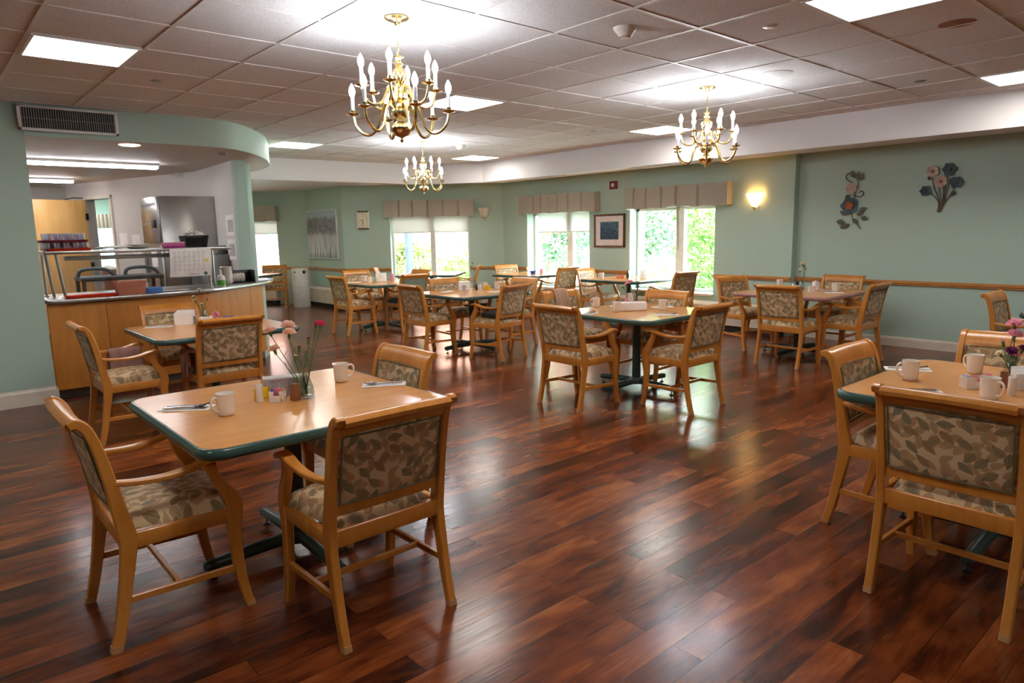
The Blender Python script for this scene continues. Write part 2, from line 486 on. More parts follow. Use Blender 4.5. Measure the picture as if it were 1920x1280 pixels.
M['bluetrim'] = simple('blue grey trim', srgb(96,120,150), 0.5)
M['soil'] = simple('paving', srgb(196,186,176), 0.9)

# ================================================================== the room
CZ = 2.6746                       # ceiling height
def wall(name, p0, p1, z0, z1, out, mat, th=0.24, holes=()):
    """wall from p0 to p1 (inner face), thickness th towards 'out' side (+1 left of direction, -1 right)"""
    p0 = Vector(p0); p1 = Vector(p1); L = (p1-p0).length; d = (p1-p0)/L
    nrm = Vector((-d.y, d.x))*out
    Mx = Matrix(((d.x, nrm.x, 0, p0.x), (d.y, nrm.y, 0, p0.y), (0, 0, 1, 0), (0, 0, 0, 1)))
    g = G(); s = 0
    for (a, b, za, zb) in sorted(holes):
        g.box((s, 0, z0), (a, th, z1), Mx)
        g.box((a, 0, z0), (b, th, za), Mx)
        g.box((a, 0, zb), (b, th, z1), Mx)
        s = b
    g.box((s, 0, z0), (L, th, z1), Mx)
    o = g.obj(name, mat, smooth=False)
    return struct(o), Mx, L

g = G(); g.add([(-7,-7,0),(10,-7,0),(10,18,0),(-7,18,0)], [(0,1,2,3)])
struct(g.obj('floor', M['floor'], smooth=False))

# dropped ceiling with its lay-in grid
I0, I1, I2, I3 = (7.76,-5.0), (7.70,9.50), (7.05,10.40), (3.0,10.62)
g = G(); g.add([(-6,-5,CZ),(I0[0],I0[1],CZ),(I1[0],I1[1],CZ),(I2[0],I2[1],CZ),(I3[0],I3[1],CZ),(-6,10.62,CZ)], [(5,4,3,2,1,0)])
ceil = struct(g.obj('ceiling', M['ceiling'], smooth=False))
g = G(); T = 0.6096
def inside_ceiling_ymax(x):
    if x < 3.0: return 7.42 if x < 2.6 else 7.7
    if x < 7.05: return 10.4
    return 10.4-(x-7.05)*1.385
x = 1.2931-T*12
while x < 7.74:
    g.box((x-0.012, -5, CZ-0.005), (x+0.012, inside_ceiling_ymax(x), CZ-0.0005)); x += T
y = 4.3475-T*15
while y < 10.4:
    xm = 7.72 if y < 9.5 else 7.70-(y-9.5)*0.72
    x0 = -6 if y < 7.4 else (2.5+(y-7.45)*0.62 if y < 9.4 else 3.75)
    g.box((x0, y-0.012, CZ-0.0047), (xm, y+0.012, CZ-0.0006)); y += T
struct(g.obj('ceiling_grid', M['grid'], ceil, smooth=False))

# perimeter soffit
ZI, ZO = 2.345, 2.44
O0, O1, O2, O3, O4 = (9.14,-5.0), (9.10,10.5), (6.7,12.66), (6.7,14.3), (4.3,17.0)
g = G()
def quad(a, za, b, zb, c, zc, d, zd): g.add([(*a,za),(*b,zb),(*c,zc),(*d,zd)], [(0,1,2,3)])
for a, b in ((I0,I1),(I1,I2),(I2,I3)): quad(a, CZ, b, CZ, b, ZI, a, ZI)
quad(I0, ZI, I1, ZI, O1, ZO, O0, ZO)
g.add([(*I1,ZI),(*I2,ZI+0.03),(*O2,ZO),(*O1,ZO)], [(0,1,2,3)])
g.add([(*I2,ZI+0.03),(*I3,ZI+0.04),(*O3,ZO),(*O2,ZO)], [(0,1,2,3)])
g.add([(*I3,ZI+0.04),(3.0,17.0,ZO),(*O4,ZO),(*O3,ZO)], [(0,1,2,3)])
struct(g.obj('trim_1', M['soffit'], smooth=False))
# roof slab that keeps daylight out above ceiling and soffit
g = G(); g.box((-7,-6,2.9),(10.0,18,3.1)); struct(g.obj('trim_2', M['soffit'], smooth=False))

WT = 1.822; TH = 0.26
wall('wall_right', (9.10,-5.0), (9.10,4.50), 0, 2.9, -1, M['green'])
wall('wall_window', (8.97,4.50), (8.97,10.45), 0, 2.9, -1, M['green'], TH+0.13,
     [(5.69-4.50, 7.27-4.50, 0.52, WT), (8.165-4.50, 9.757-4.50, 0.46, WT)])
C1 = Vector((8.97,10.45)); C2 = Vector((6.60,12.60)); C3 = Vector((6.60,14.20)); dC = (C2-C1).normalized()
h0 = (Vector((8.462,10.905))-C1).length; h1 = (Vector((7.29,11.96))-C1).length
wall('wall_back', C1, C2, 0, 2.9, -1, M['green'], TH, [(h0, h1, 0.46, WT)])
wall('wall_picture', C2, C3, 0, 2.9, -1, M['green'], TH)
d4 = Vector((math.cos(math.radians(128)), math.sin(math.radians(128)))); C4 = C3 + d4*3.3
w0 = 0.715
wall('wall_far', C3, C4, 0, 2.9, -1, M['green'], TH, [(w0, w0+1.5, 0.46, WT), (2.45, 3.22, 0.46, WT)])  # second opening added for extra daylight, unseen behind the post
wall('wall_far_left', C4, (3.4,16.9), 0, 2.9, -1, M['green'], TH)
wall('wall_left', (-6.0,7.50), (0.908,7.50), 0, 2.9, 1, M['green'], 0.30)
wall('wall_rear', (-6.0,-5.0), (-6.0,7.5), 0, 2.9, 1, M['green'])
wall('wall_front', (-6.0,-5.0), (9.3,-5.0), 0, 2.9, -1, M['green'])

# curved bulkhead over the counter, its green face and its flat underside
bulk = [(0.908,7.50),(1.5,7.485),(2.1,7.46),(2.40,7.455),(2.62,7.50),(2.80,7.61),(3.07,7.89),(3.39,8.35),(3.62,8.82),(3.74,9.15),(3.84,9.7),(3.82,10.2)]
bulk = smooth_path(bulk, 4)
n = len(bulk)
g = G()
vv = [(x,y,2.40) for x,y in bulk]+[(x,y,2.80) for x,y in bulk]
g.add(vv, [(i,i+1,n+i+1,n+i) for i in range(n-1)])
struct(g.obj('wall_bulkhead', M['green'], solid=-0.02, ang=60))
g = G()
poly = [(x,y) for x,y in bulk]+[(3.82,10.6),(3.82,18),(0.2,18),(0.2,7.7),(0.908,7.7)]
g.add([(x,y,2.402) for x,y in poly], [tuple(range(len(poly)-1,-1,-1))])
struct(g.obj('trim_3', M['beige'], smooth=False))
# return-air grille in the bulkhead
gr = empty('air_grille', (0.868,7.436,2.44), 0, 'white louvred air grille high on the green bulkhead above the serving counter', 'vent')
g = G(); W_, H_ = 0.775, 0.215
for lo, hi in (((0,-.012,0),(W_,.012,.024)),((0,-.012,H_-.02),(W_,.012,H_)),((0,-.012,0),(.026,.012,H_)),((W_-.026,-.012,0),(W_,.012,H_))): g.box(lo, hi)
g.obj('frame', M['white'], gr, bevel=0.002)
g = G()
for k in range(40):
    xx = 0.034+k*(W_-0.068)/39
    g.box((xx-0.0028,-.008,.024),(xx+0.0028,.012,H_-.02))
g.box((0.026,-.006,.105),(W_-.026,.0,.110))
g.obj('louvres', M['slot'], gr, smooth=False)
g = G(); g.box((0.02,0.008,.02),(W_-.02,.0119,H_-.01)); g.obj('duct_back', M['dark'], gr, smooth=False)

# kitchen walls
KW = Vector((3.19,10.33)); KE = Vector((2.16,13.85)); kd = (KE-KW); kL = kd.length; kd.normalize()
wall('wall_kitchen_right', (3.10,8.60), (3.19,10.33), 0, 2.42, -1, M['white_wall'], 0.10)
g = G(); g.prism([(3.093,8.585),(3.243,8.585),(3.30,9.2),(3.16,9.2)], 0, 2.42)
struct(g.obj('trim_4', M['green'], smooth=False))
g = G(); g.box((3.30,8.9,0),(3.42,17.0,2.45)); struct(g.obj('wall_kitchen_outer', M['green'], smooth=False))
da, db = 2.28, 3.02
wall('wall_kitchen_back', KW, KE, 0, 2.42, -1, M['white_wall'], 0.12, [(da, db, 0.0, 2.13)])
wall('wall_kitchen_far', (2.3,14.6), (0.2,14.6), 0, 2.42, -1, M['white_wall'], 0.1)
wall('wall_kitchen_left', (0.2,7.8), (0.2,14.6), 0, 2.42, 1, M['white_wall'], 0.1)
# door frame and leaf
g = G(); P_ = lambda s, o: KW+kd*s+Vector((kd.y,-kd.x))*o
Mk = Matrix(((kd.x, kd.y, 0, KW.x), (kd.y, -kd.x, 0, KW.y), (0,0,1,0), (0,0,0,1)))
for lo, hi in (((da-0.05,-0.03,0),(da,0.13,2.18)),((db,-0.03,0),(db+0.05,0.13,2.18)),((da-.05,-0.03,2.13),(db+.05,.13,2.18))): g.box(lo, hi, Mk)
fr = struct(g.obj('door_1', M['base'], smooth=False))
hp = P_(db, -0.02)
g = G(); ld = (Vector((1.42,12.98))-hp).normalized()
Ml = Matrix(((ld.x,-ld.y,0,hp.x),(ld.y,ld.x,0,hp.y),(0,0,1,0),(0,0,0,1)))
g.box((0.01,-0.022,0.01),(0.88,0.022,2.12), Ml); g.obj('door_leaf', M['door'], fr, bevel=0.003)
g = G()
for z in (0.25,1.0,1.8): g.box((-0.015,-0.03,z),(0.03,0.03,z+0.11), Ml)
g.obj('hinge', M['black'], fr)
g = G(); g.tube([Ml@Vector((0.30,-.05,2.12)), Ml@Vector((0.16,-.07,2.16)), Ml@Vector((-.25,-.05,2.16))], 0.008); g.obj('door_closer', M['black'], fr)
# room beyond the kitchen door
wall('wall_beyond', (0.2,17.3), (3.4,16.2), 0, 2.42, 1, M['green'], 0.1)
wall('wall_beyond_left', (0.2,14.7), (0.2,17.3), 0, 2.42, 1, M['green'], 0.1)
v_ = empty('pleated_valance', (2.98,15.85,1.70), -28, 'small striped pleated valance seen through the kitchen doorway', 'valance')
g = G()
g.grid(lambda u,v: (u*0.5-0.1, -0.05-0.02*abs(math.sin(u*PI*7)), 0.28*v), 56, 2)
g.obj('cloth', M['valance'], v_, solid=0.004)
win = G(); win.box((2.88,15.92,0.9),(3.4,15.95,1.72)); 
wb = struct(win.obj('window_5', emis('glowing window plane', (0.45,0.9,0.95), 2.0), smooth=False))  # plane glows by itself, standing in for daylight at this window

# baseboards and chair rails
def strip_wall(name, p0, p1, z0, z1, th, mat, out=1, prof=None):
    p0 = Vector(p0); p1 = Vector(p1); L = (p1-p0).length; d = (p1-p0)/L; nr = Vector((-d.y, d.x))*out
    Mx = Matrix(((nr.x, d.x, 0, p0.x), (nr.y, d.y, 0, p0.y), (0,0,1,0), (0,0,0,1)))
    prof = prof or [(0,0),(1,0),(1,.82),(.55,.9),(.35,1),(0,1)]
    # polygon in (normal, z), extruded along wall
    n = len(prof); g = G()
    a = [tuple(Mx@Vector((u*th, 0, z0+w*(z1-z0)))) for u,w in prof]; b = [tuple(Mx@Vector((u*th, L, z0+w*(z1-z0)))) for u,w in prof]
    g.add(a+b, [tuple(range(n)), tuple(range(2*n-1,n-1,-1))]+[(i,n+i,n+(i+1)%n,(i+1)%n) for i in range(n)])
    return struct(g.obj(name, mat, smooth=False))
RAIL = [(0,0),(.5,0),(.75,.1),(.75,.3),(.55,.38),(1,.45),(1,.8),(.8,.92),(.3,1),(0,1)]
strip_wall('baseboard_right', (9.10,-5.0), (9.10,4.50), 0, 0.118, 0.02, M['base'])
strip_wall('baseboard_left', (-6,7.50), (0.908,7.50), 0, 0.15, 0.02, M['base'], -1)
strip_wall('baseboard_left_end', (0.908,7.48), (0.908,7.80), 0, 0.15, 0.02, M['base'], -1)
RT = (0.752, 0.812)
k = 5
def rail(p0, p1, out=1):
    global k
    strip_wall('trim_%d' % k, p0, p1, RT[0], RT[1], 0.035, M['oak'], out, RAIL); k += 1
rail((9.10,-5.0), (9.10,4.50)); rail((8.97,4.50),(8.97,5.69)); rail((8.97,7.27),(8.97,8.165)); rail((8.97,9.757),C1)
rail(C1, C1+dC*h0); rail(C1+dC*h1, C2); rail(C2, C3); rail(C3, C3+d4*w0)
rail((9.10,4.535),(8.935,4.535), -1) if False else None

# ------------------------------------------------------------------ windows
def window(name, Mx, s0, s1, z0, z1, mull, depth=0.18, sillout=0.05):
    """Mx: x along wall, y outward, z up"""
    g = G(); f = 0.045
    for lo, hi in (((s0,depth,z0),(s0+f,depth+.06,z1)),((s1-f,depth,z0),(s1,depth+.06,z1)),((s0,depth,z0),(s1,depth+.06,z0+f)),((s0,depth,z1-f),(s1,depth+.06,z1))): g.box(lo, hi, Mx)
    for a, b in mull: g.box((a,depth-.01,z0),(b,depth+.07,z1), Mx)
    w = struct(g.obj(name, M['white'], smooth=False))
    g = G(); g.box((s0+.01,depth+.028,z0+.01),(s1-.01,depth+.032,z1-.01), Mx); struct(g.obj('pane', M['pane'], w, smooth=False))
    g = G(); g.box((s0-.03,-sillout,z0-.035),(s1+.03,depth,z0-.002), Mx); struct(g.obj('window_sill', M['base'], w, bevel=0.004))
    return w
def wallM(p0, p1, out):
    p0 = Vector(p0); p1 = Vector(p1); d = (p1-p0).normalized(); nr = Vector((-d.y,d.x))*out
    return Matrix(((d.x,nr.x,0,p0.x),(d.y,nr.y,0,p0.y),(0,0,1,0),(0,0,0,1)))
MW = wallM((8.97,4.50),(8.97,10.45),-1); MB = wallM(C1,C2,-1); MF = wallM(C3,C4,-1)
window('window_1', MF, w0, w0+1.5, 0.46, WT, [(w0+0.7,w0+0.8)])
window('added_window', MF, 2.45, 3.22, 0.46, WT, [])  # added window, out of view, lets more daylight into the far left area
window('window_2', MB, h0, h1, 0.46, WT, [(h0+0.70,h0+0.80)])
window('window_3', MW, 8.165-4.5, 9.757-4.5, 0.46, WT, [(4.22,4.36)])
window('window_4', MW, 5.69-4.5, 7.27-4.5, 0.52, WT, [(1.84,1.99)])

def valance(Mx, s0, s1, label, pleats, seed, bow=0.0, narrow=False):
    o = empty('pleated_valance', (0,0,0), 0, label, 'valance', None)
    o.matrix_world = Mx @ Matrix.Translation(((s0+s1)/2, 0, 0)); W = (s1-s0)/2
    D = 0.15; rnd = random.Random(seed); R = 0.05
    path = []
    steps = 110
    per = 2*W+2*D
    edges = sorted(pleats)
    def off(s):
        v = 0
        for e in edges:
            d = abs(s-e)
            if d < 0.02: v += 0.035*(1-d/0.02)
        return v
    pts = []
    for i in range(steps+1):
        s = per*i/steps
        if s < D: p = (-W, -s, 1, 0)
        elif s > D+2*W: p = (W, -(per-s), -1, 0)
        else: p = (-W+(s-D), -D, 0, 1)
        pts.append((s, p))
    g = G()
    def fn(u, v):
        s = per*u
        if s < D: x_, y_ = -W, -s
        elif s > D+2*W: x_, y_ = W, -(per-s)
        else:
            x_, y_ = -W+(s-D), -D+off((s-D)/(2*W)*2*W)
        z = 2.132-0.325*(1-v)
        fl = 0.012*(1-v)
        x_ += (fl if x_ > 0 else -fl)*min(1, abs(x_)/W)
        y_ -= 0.015*(1-v)*(0.6+0.4*math.sin(u*37+seed))
        z += 0.006*math.sin(u*29+seed)+(bow*math.exp(-((x_+0.1)/0.16)**2) if v < 0.2 else 0)
        return (x_, y_, z)
    g.grid(fn, 220, 8)
    g.obj('cloth', M['valance'], o, solid=0.004, ang=70)
    g = G(); g.box((-W,-D+.02,2.115),(W,-.001,2.13)); g.obj('mounting_board', M['white'], o)
    return o
valance(MW, 5.42-4.5, 7.24-4.5, 'wide taupe pleated valance over the rightmost window, nearest the lit wall sconce', [0.48,0.86,1.13,1.42,1.66], 1, 0.05)
valance(MW, 7.92-4.5, 9.82-4.5, 'taupe pleated valance with many folds over the window left of the small framed print', [0.3,0.62,0.88,1.1,1.3,1.5,1.68], 2)
valance(MB, h0-0.10, h1+0.07, 'evenly box-pleated taupe valance over the back window beside the wall clock', [0.3,0.6,0.9,1.2,1.46], 3)
valance(MF, w0-0.06, w0+1.62, 'taupe pleated valance over the far left window behind the counter post', [0.25,0.52,0.8,1.1,1.4], 4)
def blind(Mx, s0, s1, zb, label, y=0.14):
    o = empty('roller_shade', (0,0,0), 0, label, 'window shade')
    o.matrix_world = Mx @ Matrix.Translation((s0, y, 0))
    g = G(); g.box((0,-.0015,zb),(s1-s0,.0015,1.80)); g.obj('shade_cloth', M['shade'], o, smooth=False)
    g = G(); g.box((0,-.012,zb-.02),(s1-s0,.008,zb)); g.obj('hem_bar', M['white'], o, bevel=.003)
blind(MW, 8.175-4.5, 9.60-4.5, 1.475, 'half-lowered white roller shade in the window left of the small framed print')
blind(MB, h0+.02, h1-.03, 1.515, 'half-lowered white roller shade in the back window beside the clock')
blind(MF, w0+.02, w0+1.48, 1.55, 'white roller shade in the far left window behind the counter post')

# baseboard heaters
def heater(Mx, s0, s1, label, z0=0.09, z1=0.42, d=0.16):
    o = empty('baseboard_heater', (0,0,0), 0, label, 'heater')
    o.matrix_world = Mx
    prof = [(-.002,z0),(-d,z0),(-d,z1-.05),(-d*.72,z1),(-.002,z1)]
    def ex(prof, a, b, name, mat, bev=0):
        g = G(); n = len(prof)
        g.add([(a,y,z) for y,z in prof]+[(b,y,z) for y,z in prof], [tuple(range(n)), tuple(range(2*n-1,n-1,-1))]+[(i,n+i,n+(i+1)%n,(i+1)%n) for i in range(n)])
        return g.obj(name, mat, o, bevel=bev, smooth=False)
    ex(prof, s0, s1, 'cover', M['radiator'], .004)
    ex([(-.002,0),(-d+.03,0),(-d+.03,z0),(-.002,z0)], s0+.005, s1-.005, 'plinth', M['dark'])
    g = G(); q = s0+.03
    while q < s1-.05:
        g.box((q,-d*.7,z1-.0005),(q+.006,-.03,z1+.0015)); q += .022
    g.obj('outlet_slots', M['slot'], o, smooth=False)
heater(MW, 0.06, 5.90, 'long cream baseboard heater under the two right windows')
heater(wallM(C2,C3,-1), 0.05, 1.45, 'cream baseboard heater below the birch tree canvas')
heater(MB, 0.35, 3.10, 'cream baseboard heater along the back window wall')
heater(MF, 0.75, 3.2, 'cream baseboard heater below the far left window')

# ================================================================== chairs (local front = +Y, origin on the floor)
def make_chair():
    root = empty('dining_chair', (0,0,0), 0, 'x', 'chair')
    X = Vector((1,0,0))
    for s in (-1, 1):
        # front leg running up into the curved arm support
        fp = smooth_path([(.243,0,.017),(.222,.10,.019),(.207,.24,.022),(.205,.36,.027),(.213,.42,.029),(.205,.47,.027),(.170,.53,.022),(.142,.585,.019),(.133,.63,.018)], 3)
        g = G(); g.rect([(s*(.238 if z < .4 else .238+.012*(z-.4)/.25), y, z) for y,z,w in fp], [w for y,z,w in fp], .017, X)
        lg = g.obj('leg', M['wood'], root)
        g = G(); g.rect([(s*.238,.2435,.0),(s*.238,.241,.02)], .0175, .0176, X); g.obj('scuffed_foot', M['wood_worn'], lg)
        bp = smooth_path([(-.245,0,.018),(-.215,.12,.020),(-.190,.26,.023),(-.172,.37,.028),(-.170,.43,.030),(-.186,.52,.025),(-.206,.64,.021),(-.228,.75,.019),(-.245,.81,.018),(-.262,.848,.018),(-.287,.868,.017),(-.308,.862,.014)], 3)
        g = G(); g.rect([(s*.235, y, z) for y,z,w in bp], [w for y,z,w in bp], .016, X)
        lg = g.obj('leg', M['wood'], root)
        g = G(); g.rect([(s*.235,-.2465,.0),(s*.235,-.243,.025)], .0185, .0166, X); g.obj('scuffed_foot', M['wood_worn'], lg)
        # armrest
        ap = smooth_path([(-.205,.634),(-.12,.620),(-.02,.617),(.07,.630),(.135,.648),(.172,.652),(.196,.640)], 3)
        N_ = len(ap); g = G()
        wid = [.013+.013*min(1, i/(N_*.6)) for i in range(N_)]
        xs = [s*(.237+.014*math.sin(min(1,i/(N_-1)*1.15)*PI*.5)) for i in range(N_)]
        g.rect([(xs[i], y, z) for i,(y,z) in enumerate(ap)], [.0105]*N_, wid, X, ch=.45)
        g.obj('armrest', M['wood'], root)
        g = G(); g.rect([(s*.237,-.20,.185),(s*.237,.212,.175)], .013, .009, X); g.obj('stretcher', M['wood'], root)
    g = G(); g.rect([(-.232,-.01,.18),(.232,-.01,.18)], .012, .009, Vector((0,1,0))); g.obj('stretcher', M['wood'], root)
    # apron under the seat
    g = G()
    g.box((-.225,.190,.375),(.225,.222,.432)); g.box((-.222,-.192,.372),(.222,-.160,.436))
    for s in (-1,1): g.box((min(s*.222,s*.25),-.17,.375),(max(s*.222,s*.25),.20,.432))
    g.obj('seat_frame', M['wood'], root, bevel=.004)
    # cushion
    g = G()
    def top(u, v):
        a, b = 2*u-1, 2*v-1
        y = -.178+.420*v; hw = .205+.040*v
        rr = 1-.045*(abs(a)**3*abs(b)**3)
        e = max(0, 1-abs(a)**5)**.45*max(0, 1-abs(b)**5)**.45
        return (a*hw*rr*(1.0), y-(.01*b if 0 else 0), .434+.058*e+.010*(1-a*a)*(1-b*b))
    g.grid(top, 18, 18)
    nb = 19
    bot = [(x,y,.43) for x,y,z in g.v]
    ring = [i for i in range(nb)]+[nb*j+nb-1 for j in range(1,nb)]+[nb*(nb-1)+i for i in range(nb-2,-1,-1)]+[nb*j for j in range(nb-2,0,-1)]
    b0 = len(g.v); g.v += [bot[i] for i in ring]
    g.f += [(ring[i], ring[(i+1)%len(ring)], b0+(i+1)%len(ring), b0+i) for i in range(len(ring))]
    g.f.append(tuple(b0+i for i in range(len(ring))))
    g.obj('seat', M['leaf_seat'], root, ang=70)
    # back: lower rail, upholstered panel with piping, scrolled top rail
    yb = lambda z: -.180-.205*(z-.50)
    g = G(); g.rect([(-.225,yb(.512),.512),(-.1,yb(.512)-.006,.512),(.1,yb(.512)-.006,.512),(.225,yb(.512),.512)], .020, .012, Vector((0,1,0))); g.obj('back_rail', M['wood'], root)
    g = G()
    cur = lambda a: -.012*(1-a*a)
    def pf(side):
        def f(u, v):
            a = 2*u-1; z = .530+.282*v
            e = min(1, (1-abs(a))*14)**.5*min(1, (1-abs(2*v-1))*9)**.5
            return (a*.218, yb(z)+cur(a)+side*(.008+.010*e), z)
        return f
    g.grid(pf(1), 16, 10); g.grid(pf(-1), 16, 10)
    g2 = G(); z0, z1 = .530, .812
    g.add([(-.218,yb(z0)-.008,z0),(.218,yb(z0)-.008,z0),(.218,yb(z0)+.008,z0),(-.218,yb(z0)+.008,z0),(-.218,yb(z1)-.008,z1),(.218,yb(z1)-.008,z1),(.218,yb(z1)+.008,z1),(-.218,yb(z1)+.008,z1)],
          [(0,1,2,3),(4,7,6,5),(1,5,6,2),(0,3,7,4)])
    pn = g.obj('backrest', M['leaf_back'], root, ang=60)
    for sd in (1,-1):
        g = G(); q = []
        for a,z in ((-.95,.540),(-.5,.540),(0,.540),(.5,.540),(.95,.540),(.95,.67),(.95,.800),(.5,.800),(0,.800),(-.5,.800),(-.95,.800),(-.95,.67)):
            q.append((a*.218, yb(z)+cur(a)+sd*.0185, z))
        g.tube(q, .0032, 6, closed=True); g.obj('piping', M['piping'], pn)
    g = G()
    prof = [(-.232,.800),(-.236,.822),(-.246,.845),(-.262,.866),(-.284,.879),(-.306,.877),(-.318,.862),(-.314,.846),(-.298,.841),(-.284,.846),(-.272,.836),(-.262,.818),(-.256,.800)]
    NX = 8; vs_ = []; fs = []; n = len(prof)
    for i in range(NX+1):
        a = -1+2*i/NX
        for y,z in prof: vs_.append((a*.220, y+.5*cur(a), z+.004*(1-a*a)))
    for i in range(NX):
        for k_ in range(n): fs.append((i*n+k_, i*n+(k_+1)%n, (i+1)*n+(k_+1)%n, (i+1)*n+k_))
    fs += [tuple(range(n-1,-1,-1)), tuple(NX*n+k_ for k_ in range(n))]
    g.add(vs_, fs); g.obj('top_rail', M['wood'], root, ang=50)
    return root

CHAIR = None
GT = dict(t1='armchairs around the nearest left table', t2='armchairs around the table by the serving counter', t3='armchairs around the centre table',
          t4='armchairs around the right foreground table', t5='armchairs around the table with the yellow cup', t6='armchairs around the table by the clock wall',
          t7='armchairs at the window table with the blue bowl', t8='armchairs at the window table by the framed print', t9='armchairs around the mauve-edged table',
          t12='armchairs at the back window table')
chairs = [
 (0.655,2.93,-90,'t1','wooden armchair at far left foreground, left of the nearest table, back to the left edge'),
 (1.265,2.365,0,'t1','foreground armchair with leaf-pattern back to the camera, near side of the nearest left table'),
 (1.69,3.12,90,'t1','armchair tucked at the right end of the nearest left table, only its back top showing'),
 (1.165,5.86,-90,'t2','wooden armchair beside the green pillar with a mauve towel over its far arm'),
 (1.83,5.66,0,'t2','armchair with its patterned back to the camera at the table by the serving counter'),
 (1.80,6.68,180,'t2','wooden armchair between the serving counter and the table beside it'),
 (4.285,4.03,-90,'t3','wooden armchair left of the centre table, seen from behind'),
 (4.87,3.355,0,'t3','wooden armchair at the near right of the centre table, back angled to the camera'),
 (5.09,4.78,180,'t3','wooden armchair behind the centre table with a tan towel over its back'),
 (5.42,4.13,90,'t3','wooden armchair at the back right of the centre table below the bright window'),
 (2.585+.475,0.785,-90,'t4','large wooden armchair in the right foreground with its leaf-pattern back to the camera'),
 (3.60,1.20,180,'t4','wooden armchair at the left end of the right foreground table, facing it'),
 (4.28,0.99,90,'t4','wooden armchair behind the right foreground table, beyond the pink flowers'),
 (4.80,7.06,-90,'t5','wooden armchair left of the table with the yellow cup'),
 (5.25,6.25,12,'t5','wooden armchair in front of the table with the yellow cup, dark cushion on its seat'),
 (5.50,7.42,180,'t5','wooden armchair behind the table with the yellow cup, toward the back window'),
 (5.93,6.80,90,'t5','wooden armchair right of the table with the yellow cup, its front facing the camera'),
 (5.06,9.45,-90,'t6','wooden armchair left of the table by the clock wall'),
 (5.80,9.12,0,'t6','armchair with blue vinyl seat and plain green back at the table by the clock wall'),
 (5.80,10.42,180,'t6','wooden armchair behind the table by the clock wall, under the chair rail'),
 (6.36,9.92,90,'t6','wooden armchair right of the table by the clock wall, in line with the back window'),
 (8.42,9.55,172,'t7','wooden armchair in the wall corner behind the table with the blue bowl'),
 (8.42,8.42,2,'t7','wooden armchair with its back to the camera at the table with the blue bowl'),
 (8.28,7.33,190,'t8','wooden armchair facing the camera with pale shiny seat below the framed print'),
 (8.40,6.02,-4,'t8','dark-backed wooden armchair silhouetted against the green window'),
 (7.15,3.59,-90,'t9','wooden armchair at the near side of the mauve-edged table, patterned back to the camera'),
 (7.84,4.50,165,'t9','wooden armchair at the left end of the mauve-edged table, by the wall sconce'),
 (8.46,3.70,90,'t9','wooden armchair between the mauve-edged table and the right wall'),
 (7.76,3.17,0,'t9','wooden armchair at the right end of the mauve-edged table'),
 (7.22,1.47,180,None,'armchair by the right wall near the right picture edge, alone at a cut-off table'),
 (5.74,14.12,150,None,'wooden armchair beside the white air purifier at the far left'),
 (6.80,11.23,-128,'t12','wooden armchair seen edge-on at the left of the back window table'),
 (7.84,10.27,52,'t12','wooden armchair seen edge-on at the right of the back window table'),
]
CH = []
for i, (x, y, rz, gk, lab) in enumerate(chairs):
    if i == 0: o = make_chair()
    else: o = copy_tree(CH[0])
    if o.get('group') is not None: del o['group']
    put(o, (x, y, 0), rz, lab, GT.get(gk))
    if i == 18:                    # variant with vinyl seat and plain back
        for ch in list(o.children):
            b = ch.name.split('.')[0]
            if b in ('seat', 'backrest'):
                ch.data = ch.data.copy(); ch.data.materials[0] = M['blue_seat'] if b == 'seat' else simple('plain sage back cloth', srgb(128,132,110), 0.8)
                ch['label'] = 'slate blue vinyl seat' if b == 'seat' else 'plain sage green backrest'
    CH.append(o)
def zd(x, y, z=0.0): return (x, y, z)

# ================================================================== tables
def make_table(edge, iron, size=1.12):
    root = empty('dining_table', (0,0,0), 0, 'x', 'table')
    g = G(); g.prism(rrect(size-.03, size-.03, .085, 8), .703, .7400)
    g.obj('tabletop', M['laminate'], root, smooth=False)
    out = rrect(size-.028, size-.028, .086, 8); n = len(out)
    prof = [(0,.7402),(.008,.7405),(.015,.735),(.0185,.724),(.0185,.714),(.015,.703),(.008,.698),(-.01,.698)]
    g = G(); vs_ = []; fs = []
    cx = [(p[0], p[1]) for p in out]
    for i,(px,py) in enumerate(cx):
        a = Vector(cx[i-1]); b = Vector(cx[(i+1)%n]); t = (b-a).normalized(); nr = Vector((t.y,-t.x))
        for d, z in prof: vs_.append((px+nr.x*d, py+nr.y*d, z))
    m_ = len(prof)
    for i in range(n):
        for k_ in range(m_-1): fs.append((i*m_+k_, ((i+1)%n)*m_+k_, ((i+1)%n)*m_+k_+1, i*m_+k_+1))
    g.add(vs_, fs); g.obj('edge_band', edge, root, ang=50)
    g = G(); g.lathe([(.040,.09),(.038,.68),(.038,.697)], 20); g.obj('column', iron, root)
    g = G()
    g.box((-.20,-.03,.672),(.20,.03,.697)); g.box((-.03,-.20,.672),(.03,.20,.697)); g.obj('mounting_spider', iron, root, bevel=.004)
    g = G(); g.lathe([(.03,.045),(.062,.055),(.066,.085),(.058,.105),(.042,.115)], 20); g.obj('base_hub', iron, root)
    for k_ in range(4):
        a = k_*PI/2; c, s = math.cos(a), math.sin(a)
        g = G(); g.tube([(c*.03,s*.03,.078),(c*.2,s*.2,.074),(c*.40,s*.40,.062),(c*.43,s*.43,.060),(c*.438,s*.438,.060)], [.030,.029,.027,.024,.012], 12)
        ft = g.obj('foot', iron, root)
        g = G(); g.lathe([(.018,0),(.019,.006),(.008,.010),(.0045,.012),(.0045,.045)], 12, (c*.40,s*.40,0)); g.obj('glide', M['black'], ft)
    return root
